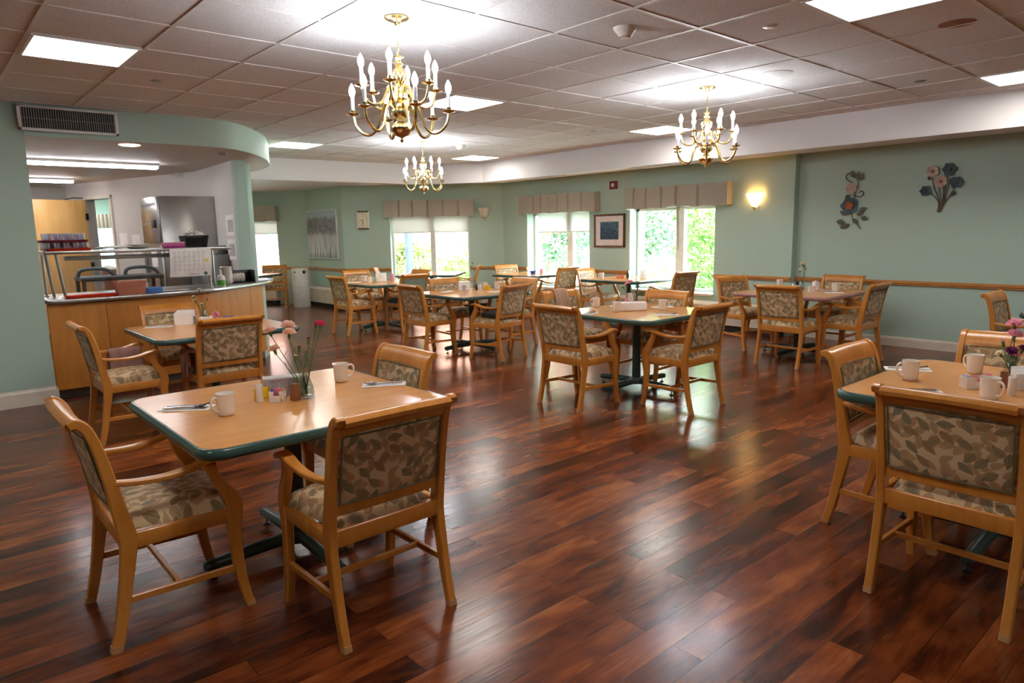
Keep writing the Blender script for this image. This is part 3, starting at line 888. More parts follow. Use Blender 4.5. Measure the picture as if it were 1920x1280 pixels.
tabs = [
 ('t1',1.26,3.02,0,'square beech table with dark green edge in the left foreground, tall carnations on it'),
 ('t2',1.88,6.02,0,'beech table with green edge between the serving counter and the nearest left table'),
 ('t3',5.06,4.01,0,'beech table with green edge at the centre of the room, white napkin pack on it'),
 ('t4',3.70,0.80,0,'beech table with green edge in the right foreground, cut by the right frame edge'),
 ('t5',5.36,6.90,0,'beech table with green edge in the middle of the room, yellow cup on it'),
 ('t6',5.66,9.48,0,'beech table with green edge near the clock wall, upright menu card on it'),
 ('t7',8.40,8.98,0,'table by the window corner with a small blue bowl on it'),
 ('t8',8.38,6.80,0,'table under the right window with condiments silhouetted against the glass'),
 ('t9',7.76,3.78,0,'table with mauve pink edge and black base by the right wall'),
 ('t10',7.46,0.93,0,'table at the extreme right edge by the wall, only its blue-green corner in view'),
 ('t11',4.98,13.72,35,'table half hidden behind the counter post beside the far left window'),
 ('t12',7.40,10.73,42,'table in front of the back window below the wall clock side'),
]
TAB = {}
for i, (k_, x, y, rz, lab) in enumerate(tabs):
    if i == 0: o = make_table(M['edge'], M['iron'])
    elif k_ == 't9': o = make_table(M['edge_pink'], M['black'])
    else: o = copy_tree(TAB['t1'])
    put(o, (x, y, 0), rz, lab); TAB[k_] = o

# ================================================================== lamps on the ceiling
def make_chandelier():
    r = empty('chandelier', (0,0,0), 0, 'x', 'chandelier', 'brass chandeliers')
    g = G(); g.lathe([(.0,2.672),(.068,2.672),(.070,2.664),(.052,2.654),(.020,2.646),(.012,2.630),(.0,2.626)][::-1], 24); g.obj('canopy', M['brass'], r)
    g = G(); z = 2.632; k_ = 0
    while z > 2.475:
        a = (k_%2)*PI/2; q = []
        for j in range(10):
            t = 2*PI*j/10; q.append((math.cos(a)*.0065*math.cos(t), math.sin(a)*.0065*math.cos(t), z-.012+.014*math.sin(t)))
        g.tube(q, .0018, 5, closed=True); z -= .0215; k_ += 1
    g.obj('chain', M['brass'], r)
    prof = [(0,2.000),(.006,2.004),(.009,2.014),(.004,2.024),(.010,2.030),(.034,2.042),(.050,2.062),(.053,2.080),(.044,2.100),(.024,2.112),(.014,2.118),(.014,2.126),
            (.034,2.140),(.043,2.158),(.042,2.175),(.030,2.190),(.014,2.200),(.012,2.215),(.024,2.226),(.034,2.240),(.034,2.262),(.022,2.276),(.013,2.286),(.013,2.300),
            (.022,2.318),(.036,2.350),(.038,2.372),(.030,2.392),(.016,2.404),(.013,2.414),(.020,2.424),(.020,2.434),(.010,2.446),(.014,2.458),(.024,2.464),(.010,2.472),(.0,2.480)]
    g = G(); g.lathe([(q*1.22, z) for q, z in prof], 24); g.obj('body', M['brass'], r)
    def arm(ang, tier):
        if tier == 0: pts = [(.030,2.170),(.062,2.212),(.092,2.205),(.115,2.150),(.140,2.082),(.180,2.048),(.225,2.058),(.262,2.100),(.275,2.155)]; R = .275; zp = 2.158
        else: pts = [(.022,2.250),(.040,2.300),(.062,2.300),(.080,2.262),(.105,2.215),(.150,2.200),(.192,2.222),(.214,2.290)]; R = .214; zp = 2.292
        c, s = math.cos(ang), math.sin(ang)
        P = smooth_path([(q*c, q*s, z) for q,z in pts], 4)
        g = G(); g.tube(P, .0085, 8)
        g.lathe([(.006,0),(.012,.004),(.012,.010),(.006,.014)], 10, (c*R*.62, s*R*.62, pts[len(pts)//2+0][1]-.016) if 0 else (c*pts[0][0],s*pts[0][0],pts[0][1]-.007))
        a = g.obj('arm', M['brass'], r)
        g = G(); g.lathe([(.004,-.010),(.010,-.004),(.034,.002),(.038,.007),(.036,.008),(.012,.005),(.011,.012),(.015,.020),(.015,.026),(.0,.026)], 18, (c*R,s*R,zp)); g.obj('drip_pan', M['brass'], a)
        g = G(); g.lathe([(.0105,.018),(.0105,.098),(0,.099)], 14, (c*R,s*R,zp)); g.obj('candle_sleeve', M['candle'], a)
        g = G(); g.lathe([(.007,.098),(.011,.106),(.0165,.122),(.0170,.135),(.012,.152),(.006,.165),(.0,.174)], 14, (c*R,s*R,zp)); g.obj('bulb', M['bulb'], a)
    for k_ in range(6): arm(2*PI*k_/6+.25, 0)
    for k_ in range(6): arm(2*PI*k_/6+.25+PI/6, 1)
    return r
ch0 = make_chandelier()
put(ch0, (2.20,3.435,0), 0, 'large brass candle chandelier nearest the camera, hanging over the left part of the room')
put(copy_tree(ch0), (5.30,3.47,0), 20, 'brass candle chandelier hanging in front of the right soffit, second nearest')
put(copy_tree(ch0), (5.255,7.72,0), 40, 'smallest looking brass candle chandelier, farthest away toward the back window')

def make_panel():
    o = empty('ceiling_light', (0,0,0), 0, 'x', 'ceiling light', 'square ceiling light panels')
    g = G(); s = .3048-.012
    for lo, hi in (((-s,-s,-.006),(s,-s+.02,.006)),((-s,s-.02,-.006),(s,s,.006)),((-s,-s,-.006),(-s+.02,s,.006)),((s-.02,-s,-.006),(s,s,.006))): g.box(lo, hi)
    g.obj('trim_frame', M['white'], o, smooth=False)
    g = G(); g.box((-s+.018,-s+.018,-.004),(s-.018,s-.018,.001)); g.obj('diffuser', M['lightpanel'], o, smooth=False)
    return o
pan = [(0.988,5.262,'square lit ceiling panel above the air grille at far left'),(4.036,5.262,'square lit ceiling panel right behind the nearest chandelier'),
       (4.036,8.919,'square lit ceiling panel beside the rounded end of the green bulkhead'),(7.084,5.262,'lit ceiling panel just left of the right-hand chandelier'),
       (7.084,8.919,'farthest lit ceiling panel, right of the far chandelier'),(4.036,1.604,'largest lit ceiling panel cut by the top edge at right'),
       (7.084,1.604,'lit ceiling panel cut by the right edge of the picture'),
       (0.988,1.604,'lit ceiling panel overhead, out of view above the camera'),(0.988,-2.053,'lit ceiling panel behind the camera'),(4.036,-2.053,'lit ceiling panel behind and right of the camera'),
       (-2.06,1.604,'lit ceiling panel left of the camera, out of view'),(-2.06,5.262,'lit ceiling panel left of the camera near the left wall')]
p0 = make_panel()
pan.append((2.55,15.6,'added ceiling panel that brightens the room beyond the kitchen doorway'))  # extra light source added to brighten the room past the kitchen door
for i, (x, y, lab) in enumerate(pan):
    put(p0 if i == 0 else copy_tree(p0), (x, y, (CZ if y < 12 else 2.402)-.004), 0, lab)

# small things on the ceiling
def disc(name, x, y, r, mat, label, cat, z=CZ, h=.006, ring=None):
    o = empty(name, (x,y,z), 0, label, cat)
    g = G(); g.lathe([(0,-h),(r*.8,-h),(r,-h*.3),(r,-.0005)], 28); g.obj('cover_plate', mat, o)
    return o
disc('ceiling_speaker', 5.29, 2.84, .115, M['white'], 'round white ceiling speaker to the upper right of the second chandelier', 'speaker')
disc('sprinkler_cover', 4.06, 2.235, .042, M['white'], 'small white round sprinkler cover between smoke detector and largest ceiling panel', 'sprinkler')
disc('sprinkler_cover', 6.58, 2.25, .045, M['grey'], 'small round sprinkler cover right of the gap in the ceiling tiles', 'sprinkler')
disc('sprinkler_cover', 1.595, 5.884, .045, M['slot'], 'small grey sprinkler cover right of the left ceiling panel', 'sprinkler')
disc('sprinkler_cover', 6.459, 5.818, .045, M['slot'], 'tiny sprinkler cover left of the panel by the right chandelier', 'sprinkler')
disc('ceiling_speaker', 5.23, 9.47, .115, M['white'], 'round white ceiling speaker near the far chandelier', 'speaker')
o = disc('ceiling_stain_ring', 4.91, 1.50, .10, simple('rusty stained ring', srgb(150,96,60), .8), 'round rust-stained fitting on the ceiling at upper right', 'ceiling fitting', h=.004)
g = G(); g.box((6.26,2.50,CZ-.004),(6.84,2.535,CZ-.0015)); tag(g.obj('ceiling_gap', M['dark'], smooth=False), 'dark slot where a ceiling tile has slipped, upper right', 'ceiling gap')
for (x, y, lab) in ((3.379,2.788,'cream smoke detector on the ceiling right of centre'),(5.903,7.766,'small white smoke detector near the far chandelier')):
    o = empty('smoke_detector', (x,y,CZ), 0, lab, 'smoke detector', 'smoke detectors')
    g = G(); g.lathe([(0,-.062),(.030,-.062),(.034,-.056),(.052,-.030),(.066,-.014),(.072,-.002),(.072,0)], 28); g.obj('housing', M['base'], o)
    g = G(); g.lathe([(.0345,-.056),(.0375,-.050),(.0385,-.048),(.0345,-.056)], 28); g.obj('vent_ring', M['black'], o)
disc('recessed_light', 4.2, 13.4, .085, M['canlit2'], 'added unseen downlight behind the counter post, brightening the far left area', 'downlight', z=2.41, h=.006)  # added lamp, out of view, lifts the light on the far left walls
disc('recessed_light', 5.34, 10.9, .085, M['canlit2'], 'lit recessed downlight in the far soffit', 'downlight', z=2.39, h=.006)
disc('recessed_light', 1.79, 7.72, .095, M['canlit'], 'lit recessed downlight under the curved green bulkhead', 'downlight', z=2.402, h=.008)
disc('sprinkler_cover', 2.77, 7.95, .05, M['slot'], 'round metal sprinkler under the curved end of the bulkhead', 'sprinkler', z=2.402, h=.02)
for (Y_, x0, x1, lab) in ((9.50,-0.1,2.50,'long fluorescent fixture nearest the counter opening'),(12.35,0.5,2.05,'shorter looking fluorescent fixture farther back in the kitchen')):
    o = empty('fluorescent_light', (0,Y_,2.40), 0, lab, 'fluorescent light', 'kitchen fluorescent lights')
    g = G(); g.box((x0,-.06,-.03),(x1,.06,.0)); g.obj('housing', M['white'], o)
    g = G(); g.box((x0+.01,-.05,-.065),(x1-.01,.05,-.031)); g.obj('lens', M['tube'], o, bevel=.012)

# ================================================================== things on the tables
TZ = .7404
def make_mug():
    r = empty('coffee_mug', (0,0,0), 0, 'x', 'mug', 'white coffee mugs')
    g = G(); g.lathe([(0,0),(.028,0),(.033,.004),(.0345,.02),(.039,.090),(.0405,.096),(.0385,.096),(.0365,.090),(.032,.012),(0,.008)], 28); g.obj('cup_body', M['mug'], r, ang=60)
    g = G(); g.tube(smooth_path([(.036,0,.078),(.052,0,.084),(.066,0,.072),(.066,0,.046),(.052,0,.026),(.035,0,.022)], 4), .0052, 8); g.obj('handle', M['mug'], r)
    return r
mug0 = make_mug(); _first = {}
def mug(x, y, rz, lab, sc=1.0):
    o = mug0 if 'mug' not in _first else copy_tree(mug0)
    _first['mug'] = 1
    put(o, (x, y, TZ), rz, lab); return o
mug(.950,2.945,195,'white coffee mug at the left end of the nearest table, handle to the left')
mug(1.620,3.200,-10,'white coffee mug at the far end of the nearest table, handle to the right')
mug(3.610,1.185,140,'white coffee mug alone at the left end of the right foreground table')
mug(3.985,1.015,60,'white mug on the right foreground table behind the sugar packet caddy')
mug(3.430,.812,-120,'tea-stained white mug nearest the camera on the right foreground table')
mug(5.03,4.49,170,'white coffee mug at the far left of the centre table')
mug(4.86,4.09,200,'white coffee mug just left of the white napkin pack on the centre table')
mug(5.26,3.87,-20,'white coffee mug right of the napkin pack on the centre table')
mug(5.60,4.52,10,'white mug behind the flowers on the centre table')
mug(5.57,7.28,160,'white coffee mug on the table with the yellow cup, left of the vase')
mug(5.70,7.06,10,'white mug directly behind the yellow cup')
mug(5.86,6.98,0,'white mug half hidden behind the front chair of the table with the yellow cup')
mug(5.52,9.88,180,'white mug at the back left of the table by the clock wall')
mug(5.38,9.50,0,'white mug on the table by the clock wall, front left of the menu card')
mug(8.18,4.24,200,'white mug at the far left end of the mauve-edged table')
mug(7.42,3.66,0,'white mug just behind the front chair of the mauve-edged table')
mug(8.00,3.48,-20,'white mug at the right of the mauve-edged table near the far chair')
mug(8.02,7.05,180,'white mug at the left end of the table under the right window')

# napkins with cutlery
def make_setting():
    n = empty('paper_napkin', (0,0,0), 0, 'x', 'napkin', 'folded napkins under cutlery')
    g = G()
    g.grid(lambda u,v: ((u-.5)*.215+.006*(v-.5), (v-.5)*.092, .0012+.0016*abs(math.sin(v*5))), 6, 6); g.obj('folded_paper', M['paper'], n, solid=.0015)
    f = empty('fork', (0,0,0), 0, 'x', 'fork', 'forks'); g = G()
    g.rect([(-.09,.012,.006),(-.03,.012,.007),(.03,.012,.006),(.045,.012,.007)], [.0016]*4, [.0055,.004,.0036,.0115], Vector((0,1,0)))
    for k_ in range(4): g.tube([(.044,.0020+.0067*k_,.007),(.064,.0022+.0065*k_,.0068),(.095,.0024+.0064*k_,.014)], .0015, 5)
    g.obj('fork_metal', M['cutlery'], f)
    s = empty('spoon', (0,0,0), 0, 'x', 'spoon', 'spoons'); g = G()
    g.rect([(-.085,-.010,.006),(-.02,-.010,.007),(.035,-.010,.008)], [.0016]*3, [.0055,.004,.0034], Vector((0,1,0)))
    g.grid(lambda u,v: (.034+.05*u, -.010+(2*v-1)*.020*math.sin(PI*min(max(u,.03),.97))**.55, .0085-.006*math.sin(PI*u)*(1-(2*v-1)**2)), 10, 6)
    g.obj('spoon_metal', M['cutlery'], s, ang=80)
    k = empty('table_knife', (0,0,0), 0, 'x', 'knife', 'table knives'); g = G()
    g.rect([(-.095,-.024,.006),(.0,-.024,.006),(.005,-.024,.006),(.09,-.024,.005),(.102,-.022,.004)], [.0020,.0018,.0006,.0005,.0004], [.0048,.0040,.0065,.0075,.002], Vector((0,1,0)))
    g.obj('knife_metal', M['cutlery'], k)
    return n, f, s, k
S0 = make_setting(); _ns = [0]
def setting(x, y, rz, where, parts='fsk'):
    i = _ns[0]; _ns[0] += 1
    use = dict(n=S0[0], f=S0[1], s=S0[2], k=S0[3]); nm = dict(n='folded white paper napkin', f='steel fork', s='steel spoon', k='steel table knife')
    for q in 'n'+parts:
        src = use[q]
        if q not in _first: o = src; _first[q] = 1
        else: o = copy_tree(src)
        put(o, (x, y, TZ+(.0 if q == 'n' else .0035)), rz, nm[q]+(' under cutlery ' if q == 'n' else ' on the napkin ')+where)
setting(.862,3.190,-36,'at the left corner of the nearest table')
setting(1.735,2.970,150,'at the right end of the nearest table', 'fs')
setting(3.870,1.285,-60,'behind the lone mug, right table', 'fk')
setting(3.365,1.075,128,'near the front chair of the right foreground table', 'fs')
setting(4.62,4.20,20,'at the left end of the centre table')
setting(5.28,4.38,-40,'behind the left mug of the centre table', 'fs')
setting(4.98,3.62,-48,'at the front of the centre table', 'fs')
setting(5.46,4.02,-30,'right of the right mug on the centre table', 'f')
setting(1.56,6.37,-20,'at the left of the table by the serving counter', 'fs')
setting(5.18,7.18,10,'at the left of the table with the yellow cup', 's')
setting(5.56,6.66,-20,'at the right of the table with the yellow cup', 's')
setting(5.30,9.84,-30,'at the left of the table by the clock wall', '')
setting(7.84,3.42,-48,'at the front of the mauve-edged table', 's')
setting(8.13,3.58,-30,'behind the right mug of the mauve-edged table', 'k')

# flowers and vases
def vase(x, y, lab, h=.135, r=.034, z=TZ):
    o = empty('glass_vase', (x,y,z), 0, lab, 'vase', 'small glass flower vases')
    g = G(); g.lathe([(0,0),(r*.9,0),(r,.006),(r*1.02,.03),(r*.86,.06),(r*.5,.095),(r*.42,.112),(r*.62,h),(r*.56,h),(r*.36,.112),(r*.44,.095),(r*.78,.06),(r*.9,.028),(r*.85,.012),(0,.010)], 24); g.obj('vase_glass', M['vase'], o, ang=60)
    g = G(); g.lathe([(0,.011),(r*.84,.012),(r*.88,.028),(r*.76,.058),(0,.059)], 20); g.obj('water', M['glass'], o)
def bloom(g, c, ax, r, n, rnd, open_=1.0):
    n = int(n*1.5) if n > 10 else n
    c = Vector(c); ax = Vector(ax).normalized(); e1 = ax.orthogonal().normalized(); e2 = ax.cross(e1)
    for k_ in range(n):
        a = 2*PI*k_*.381966*1.0+rnd.random()*.3; t = (k_+.5)/n; tilt = (.08+1.30*t**.8)*open_
        d = (math.cos(a)*e1+math.sin(a)*e2); L = r*(.90+.12*t)
        tip = d*math.sin(tilt)+ax*math.cos(tilt); sd = tip.cross(ax if abs(tip.dot(ax)) < .98 else e1).normalized()
        vs_ = []
        for i in range(4):
            for j in range(5):
                u = i/3; v = j/4*2-1
                w = r*(.14+.48*u)*(1-.1*v*v)
                p = c+tip*L*u+sd*v*w+ax*(-.10*r*v*v+.13*r*u*math.sin(v*7+k_*2))+ax*rnd.uniform(-.03,.05)*r*u
                vs_.append(p)
        g.add(vs_, [(i*5+j,i*5+j+1,(i+1)*5+j+1,(i+1)*5+j) for i in range(3) for j in range(4)])
def flower(base, tip, mat, r, lab, group, seed, n=22, bud=False, leaves=2, name='carnation', cat='flower', lean=None, bend=.35):
    rnd = random.Random(seed); B = Vector(base); T_ = Vector(tip)
    o = empty(name, base, 0, lab, cat, group); off = -B
    mid = (B+T_)/2+Vector((rnd.uniform(-.012,.012), rnd.uniform(-.012,.012), .02*bend*2))
    P = smooth_path([tuple(B+off), tuple(mid+off), tuple(T_+off)], 5)
    g = G(); g.tube(P, .0019, 6); st = g.obj('stem', M['stem'], o)
    ax = (Vector(P[-1])-Vector(P[-2])).normalized() if lean is None else Vector(lean).normalized()
    tp = Vector(P[-1])
    g = G(); Mx = Matrix.Translation(tp) @ ax.to_track_quat('Z','Y').to_matrix().to_4x4()
    g.lathe([(.0015,-.004),(.0062,.004),(.0072,.014),(.0066,.026),(.004,.028)], 10, M=Mx); g.obj('calyx', M['stem'], o)
    g = G(); bloom(g, tp+ax*.022, ax, r, 6 if bud else n, rnd, .35 if bud else 1.0); g.obj('blossom', mat, o, ang=80)
    for q in range(leaves):
        t = .35+.3*q; p = P[int(t*(len(P)-1))]; d = Vector((rnd.uniform(-1,1), rnd.uniform(-1,1), 1.3)).normalized(); L = .035
        sd = d.orthogonal().normalized(); g = G()
        g.add([Vector(p)-sd*.0012, Vector(p)+sd*.0012, Vector(p)+d*L*.5+sd*.0032, Vector(p)+d*L*.5-sd*.0032, Vector(p)+d*L], [(0,1,2,3),(3,2,4)])
        g.obj('leaf', M['leafg'], st, solid=.0004)
    return o
V1 = (1.332,2.985)
vase(V1[0], V1[1], 'clear glass vase holding tall carnations on the nearest table', .15, .036)
right = Vector((math.cos(YAW), -math.sin(YAW)))     # direction that runs across the room, used for laying out stems
def tipat(v, a, b, z): return (v[0]+right.x*a-right.y*b*0+math.sin(YAW)*b, v[1]+right.y*a+math.cos(YAW)*b, z)
gx = 'carnations in the vase on the nearest table'
for (a, b, z, mt, r, lab, bud, sd) in (
  (-.075,.02,1.070,'peach',.034,'large peach carnation, the topmost one in the nearest vase',0,1),
  (-.058,-.02,1.045,'peach',.030,'peach carnation just under and right of the topmost one',0,2),
  (-.148,.01,1.052,'peach',.028,'peach carnation furthest left at the top of the nearest vase',0,3),
  (-.122,-.02,.972,'peach',.026,'lowest peach carnation leaning out left of the nearest vase',0,4),
  (.075,.02,1.078,'rose',.022,'bright rose pink carnation at the upper right of the nearest vase',0,5),
  (.052,.03,1.085,'rose',.011,'small pink bud left of the bright rose carnation',1,6),
  (.022,.0,1.012,'crimson',.013,'dark crimson bud right of centre, the higher one',1,7),
  (.014,-.02,.952,'crimson',.010,'dark crimson bud lowest over the nearest vase',1,8),
  (-.027,.01,.972,'crimson',.012,'dark crimson bud left of centre over the nearest vase',1,9),
  (-.040,-.01,.935,'creamfl',.011,'small cream green bud on the short stem of the nearest vase',1,10)):
    flower((V1[0]+random.uniform(-.008,.008), V1[1]+random.uniform(-.008,.008), TZ+.02), tipat(V1,a,b,z-.02), M[mt], r, lab, gx, sd, bud=bool(bud), lean=(-.3*right.x if a < -.1 else .1, -.3*right.y if a < -.1 else 0, 1))
def bouquet(v, lab, items, group, leafy=0, h=.12, vr=.03):
    vase(v[0], v[1], lab, h, vr)
    for i, (a, b, z, mt, r, lb, bud) in enumerate(items):
        flower((v[0]+random.uniform(-.006,.006), v[1]+random.uniform(-.006,.006), TZ+.02), tipat(v,a,b,TZ+z), M[mt], r, lb, group, i*7+int(v[0]*100), n=16, bud=bool(bud), leaves=2)
bouquet((1.985,6.52), 'small glass vase with budding twigs on the table by the serving counter',
  [(-.03,0,.26,'creamfl',.016,'highest cream bud in the vase by the serving counter',0),(-.075,0,.20,'creamfl',.016,'cream bud leaning left in the vase by the serving counter',0),
   (-.07,0,.165,'creamfl',.014,'lower left cream bud in the vase by the serving counter',0),(-.01,0,.13,'creamfl',.014,'low cream bud in the vase by the serving counter',0),
   (.03,0,.18,'rose',.010,'tiny red bud at the right in the vase by the serving counter',1)], 'buds in the vase by the counter')
flower((2.06,6.42,TZ+.02), (2.065,6.40,TZ+.055), M['palepink'], .034, 'pink blossom lying low beside the sugar bowl on the table by the counter', None, 77, leaves=1)
bouquet((5.205,4.145), 'glass vase with pink carnations and a dark green leaf on the centre table',
  [(-.075,0,.21,'palepink',.022,'pink carnation at the upper left of the centre table vase',0),(-.05,0,.225,'palepink',.03,'largest pink carnation in the centre table vase',0),
   (-.115,0,.195,'creamfl',.016,'pale bud at the far left of the centre table vase',0),(-.06,-.03,.07,'palepink',.03,'pink blossom low in front of the centre table vase',0)], 'carnations on the centre table')
# large leaf spray
o = empty('leaf_sprig', (5.205,4.145,TZ), 0, 'upright dark green leaf spray in the centre table vase', 'foliage'); g = G()
rnd = random.Random(3)
for i in range(26):
    z = .05+.2*i/26; a = rnd.random()*6.28; d = Vector((math.cos(a)*.5, math.sin(a)*.5, 1)).normalized(); p = Vector((.015, -.01, z)); sd = d.orthogonal().normalized(); L = .065
    g.add([p, p+d*L*.5+sd*.017, p+d*L, p+d*L*.5-sd*.017], [(0,1,2,3)])
g.obj('leaves', M['leafg'], o, solid=.0005)
g = G(); g.tube([(0,0,.02),(.012,-.008,.15),(.018,-.01,.26)], .0025, 6); g.obj('stem', M['stem'], o)
bouquet((5.60,7.13), 'slender glass vase with a few wilting stems on the table with the yellow cup',
  [(-.02,0,.34,'palepink',.014,'highest small bloom over the table with the yellow cup',0),(-.045,0,.30,'creamfl',.013,'pale bloom at left over the table with the yellow cup',0),
   (0,0,.27,'palepink',.014,'small faded bloom in the middle of the vase by the yellow cup',0),(-.06,0,.13,'leafg',.012,'small green bud drooping left by the yellow cup',1)], 'wilting stems by the yellow cup')
bouquet((7.86,3.80), 'narrow glass vase with white and lilac flowers on the mauve-edged table',
  [(-.005,0,.29,'creamfl',.030,'white bloom highest in the vase on the mauve-edged table',0),(.012,0,.265,'purple',.016,'lilac bloom in the vase on the mauve-edged table',0),
   (-.03,0,.22,'creamfl',.024,'lower white bloom in the vase on the mauve-edged table',0),(.028,0,.24,'palepink',.016,'pink bloom at the right of the vase on the mauve-edged table',0)], 'flowers on the mauve-edged table')
bouquet((3.985,.865), 'glass vase with pink and purple flowers on the right foreground table',
  [(.0,0,.235,'palepink',.036,'upper large pink carnation at the right edge of the picture',0),(-.012,-.01,.185,'palepink',.036,'second large pink carnation just under the upper one at the right edge',0),
   (-.045,0,.155,'palepink',.018,'small pink bud left of the big carnations at the right edge',1),(-.02,-.02,.115,'purple',.026,'purple and white bloom low in the right foreground vase',0),
   (.02,-.02,.12,'purple',.028,'rightmost purple bloom in the right foreground vase',0),(-.055,-.01,.105,'creamfl',.018,'small white bloom at the left of the right foreground vase',0),(.0,-.03,.09,'palepink',.02,'lowest pink bloom in the right foreground vase',0)],
  'flowers in the right foreground vase', h=.10)

# shakers, caddies, napkin holders
def shaker(x, y, mat, lab, h=.078, r=.016, square=False):
    o = empty('shaker', (x,y,TZ), 20, lab, 'shaker')
    g = G()
    if square:
        g.add([(-r*1.05,-r*1.05,0),(r*1.05,-r*1.05,0),(r*1.05,r*1.05,0),(-r*1.05,r*1.05,0),(-r*.8,-r*.8,h),(r*.8,-r*.8,h),(r*.8,r*.8,h),(-r*.8,r*.8,h)], [(0,3,2,1),(4,5,6,7),(0,1,5,4),(1,2,6,5),(2,3,7,6),(3,0,4,7)])
        g.obj('shaker_body', mat, o, bevel=.0025)
    else:
        g.lathe([(0,0),(r,0),(r*1.02,.004),(r*.92,h*.8),(r*.97,h*.96),(r*.9,h),(0,h+.001)], 22); g.obj('shaker_body', mat, o)
    g = G()
    for a in range(5): g.lathe([(0,0),(.0011,0),(.0011,.0016),(0,.0016)], 6, (.006*math.cos(a*1.257), .006*math.sin(a*1.257), h-.0002))
    g.obj('pour_holes', M['black'], o)
    return o
def packets(x, y, rz, lab, mats, w=.066, d=.044, h=.052, wall_=M['mug']):
    o = empty('sugar_caddy', (x,y,TZ), rz, lab, 'sugar caddy')
    g = G()
    g.box((-w/2,-d/2,0),(w/2,d/2,.004)); t = .003
    for lo, hi in (((-w/2,-d/2,0),(-w/2+t,d/2,h)),((w/2-t,-d/2,0),(w/2,d/2,h)),((-w/2,-d/2,0),(-w*.18,-d/2+t,h)),((w*.18,-d/2,0),(w/2,-d/2+t,h)),((-w*.2,-d/2,0),(w*.2,-d/2+t,h*.62)),((-w/2,d/2-t,0),(w/2,d/2,h))): g.box(lo, hi)
    g.obj('caddy_body', wall_, o, bevel=.0012)
    rnd = random.Random(int(x*977)); 
    for i, mt in enumerate(mats):
        xx = x+(-w/2+.010+(w-.02)*i/max(1,len(mats)-1))*math.cos(math.radians(rz)); yy = y+(-w/2+.010+(w-.02)*i/max(1,len(mats)-1))*math.sin(math.radians(rz))
        p = empty('sugar_packet', (xx,yy,TZ+.006), rz+rnd.uniform(-12,12)+90, mt[1], 'sugar packet', 'packets in '+lab[:40])
        g = G(); g.box((-.016,-.0022,0),(.016,.0022,h-.002+rnd.uniform(0,.008))); g.obj('packet_paper', M[mt[0]], p, bevel=.0015)
    return o
shaker(1.147,3.080,M['mug'],'white cylindrical salt shaker left of the sugar caddy on the nearest table', .080, .0165)
shaker(1.277,2.985,M['brown'],'square brown wooden pepper shaker beside the vase on the nearest table', .078, .0175, True)
packets(1.205,3.015,-38,'white ceramic sugar caddy with notched front on the nearest table',
  [('blue','blue sweetener packet at the left of the nearest caddy'),('pink','pink sweetener packet standing highest in the nearest caddy'),('pink','pink sweetener packet second in the nearest caddy'),('salmon','brown sugar packet at the right of the nearest caddy')])
o = empty('napkin_holder', (1.285,3.125,TZ), -20, 'clear ribbed acrylic napkin holder behind the caddy on the nearest table', 'napkin holder')
g = G(); g.box((-.105,-.028,0),(.105,.028,.004)); g.box((-.105,-.030,0),(.105,-.027,.085)); g.box((-.105,.027,0),(.105,.030,.085))
for q in range(22): g.box((-.1+q*.0095,-.032,.004),(-.097+q*.0095,-.030,.083))
g.obj('acrylic_body', mat_glass('acrylic', refl=.5, rough=.1, tint=(.93,.93,.95,1)), o, smooth=False)
nk = empty('napkin_stack', (1.285,3.125,TZ+.004), -20, 'stack of white napkins standing in the acrylic holder on the nearest table', 'napkins')
g = G()
for q in range(7): g.box((-.095,-.024+q*.007,0),(.095,-.019+q*.007,.086+.002*(q%3)))
g.obj('napkins', M['paper'], nk, smooth=False)
o = empty('mustard_packet', (1.178,3.130,TZ), 10, 'yellow sweetener box peeking out behind the salt shaker of the nearest table', 'sweetener box')
g = G(); g.box((-.035,-.012,0),(.035,.012,.052)); g.obj('box_body', M['yellow'], o, bevel=.002)
# right foreground table group
shaker(3.575,.765,M['mug'],'white cylindrical shaker on the right foreground table, right of the stained mug', .082, .017)
shaker(3.72,.83,M['brown'],'brown wooden shaker behind the stained mug on the right foreground table', .078, .018, True)
packets(3.640,.915,-38,'long white caddy full of packets on the right foreground table',
  [('paleblue','pale blue packet at the left end of the right foreground caddy'),('salmon','orange red creamer packet standing up in the right foreground caddy'),('pink','pink packet in the middle of the right foreground caddy'),('pink','pink packet at the right end of the right foreground caddy')], w=.13, d=.055, h=.052)
for (x_, y_, rz, w, h, lab) in ((3.79,.74,-42,.20,.075,'white paper napkin stack fanned on the right foreground table'),):
    o = empty('napkin_stack', (x_,y_,TZ), rz, lab, 'napkins'); g = G()
    for q in range(6): g.box((-w/2+.006*q,-.04+.014*q,0),(w/2+.006*q,-.031+.014*q,h+.004*q))
    g.obj('napkins', M['paper'], o, smooth=False)
o = empty('sugar_jar', (3.64,.69,TZ), 0, 'round glass jar with grey knob lid at the right edge of the right foreground table', 'jar')
g = G(); g.lathe([(0,0),(.034,0),(.040,.008),(.042,.045),(.038,.055),(.034,.057)], 24); g.obj('jar_glass', M['vase'], o)
g = G(); g.lathe([(0,.004),(.037,.006),(.039,.04),(0,.042)], 20); g.obj('jar_contents', M['palepink'], o)
g = G(); g.lathe([(.040,.057),(.040,.063),(.012,.068),(.010,.074),(.019,.084),(.021,.094),(.014,.104),(0,.107)], 22); g.obj('lid', M['slot'], o)
# centre table napkin pack
o = empty('napkin_pack', (5.045,4.045,TZ), -36, 'white wrapped pack of napkins lying on the centre table', 'napkin pack')
g = G(); g.box((-.125,-.045,0),(.125,.045,.082)); g.obj('wrapped_pack', M['paper'], o, bevel=.014, seg=3)
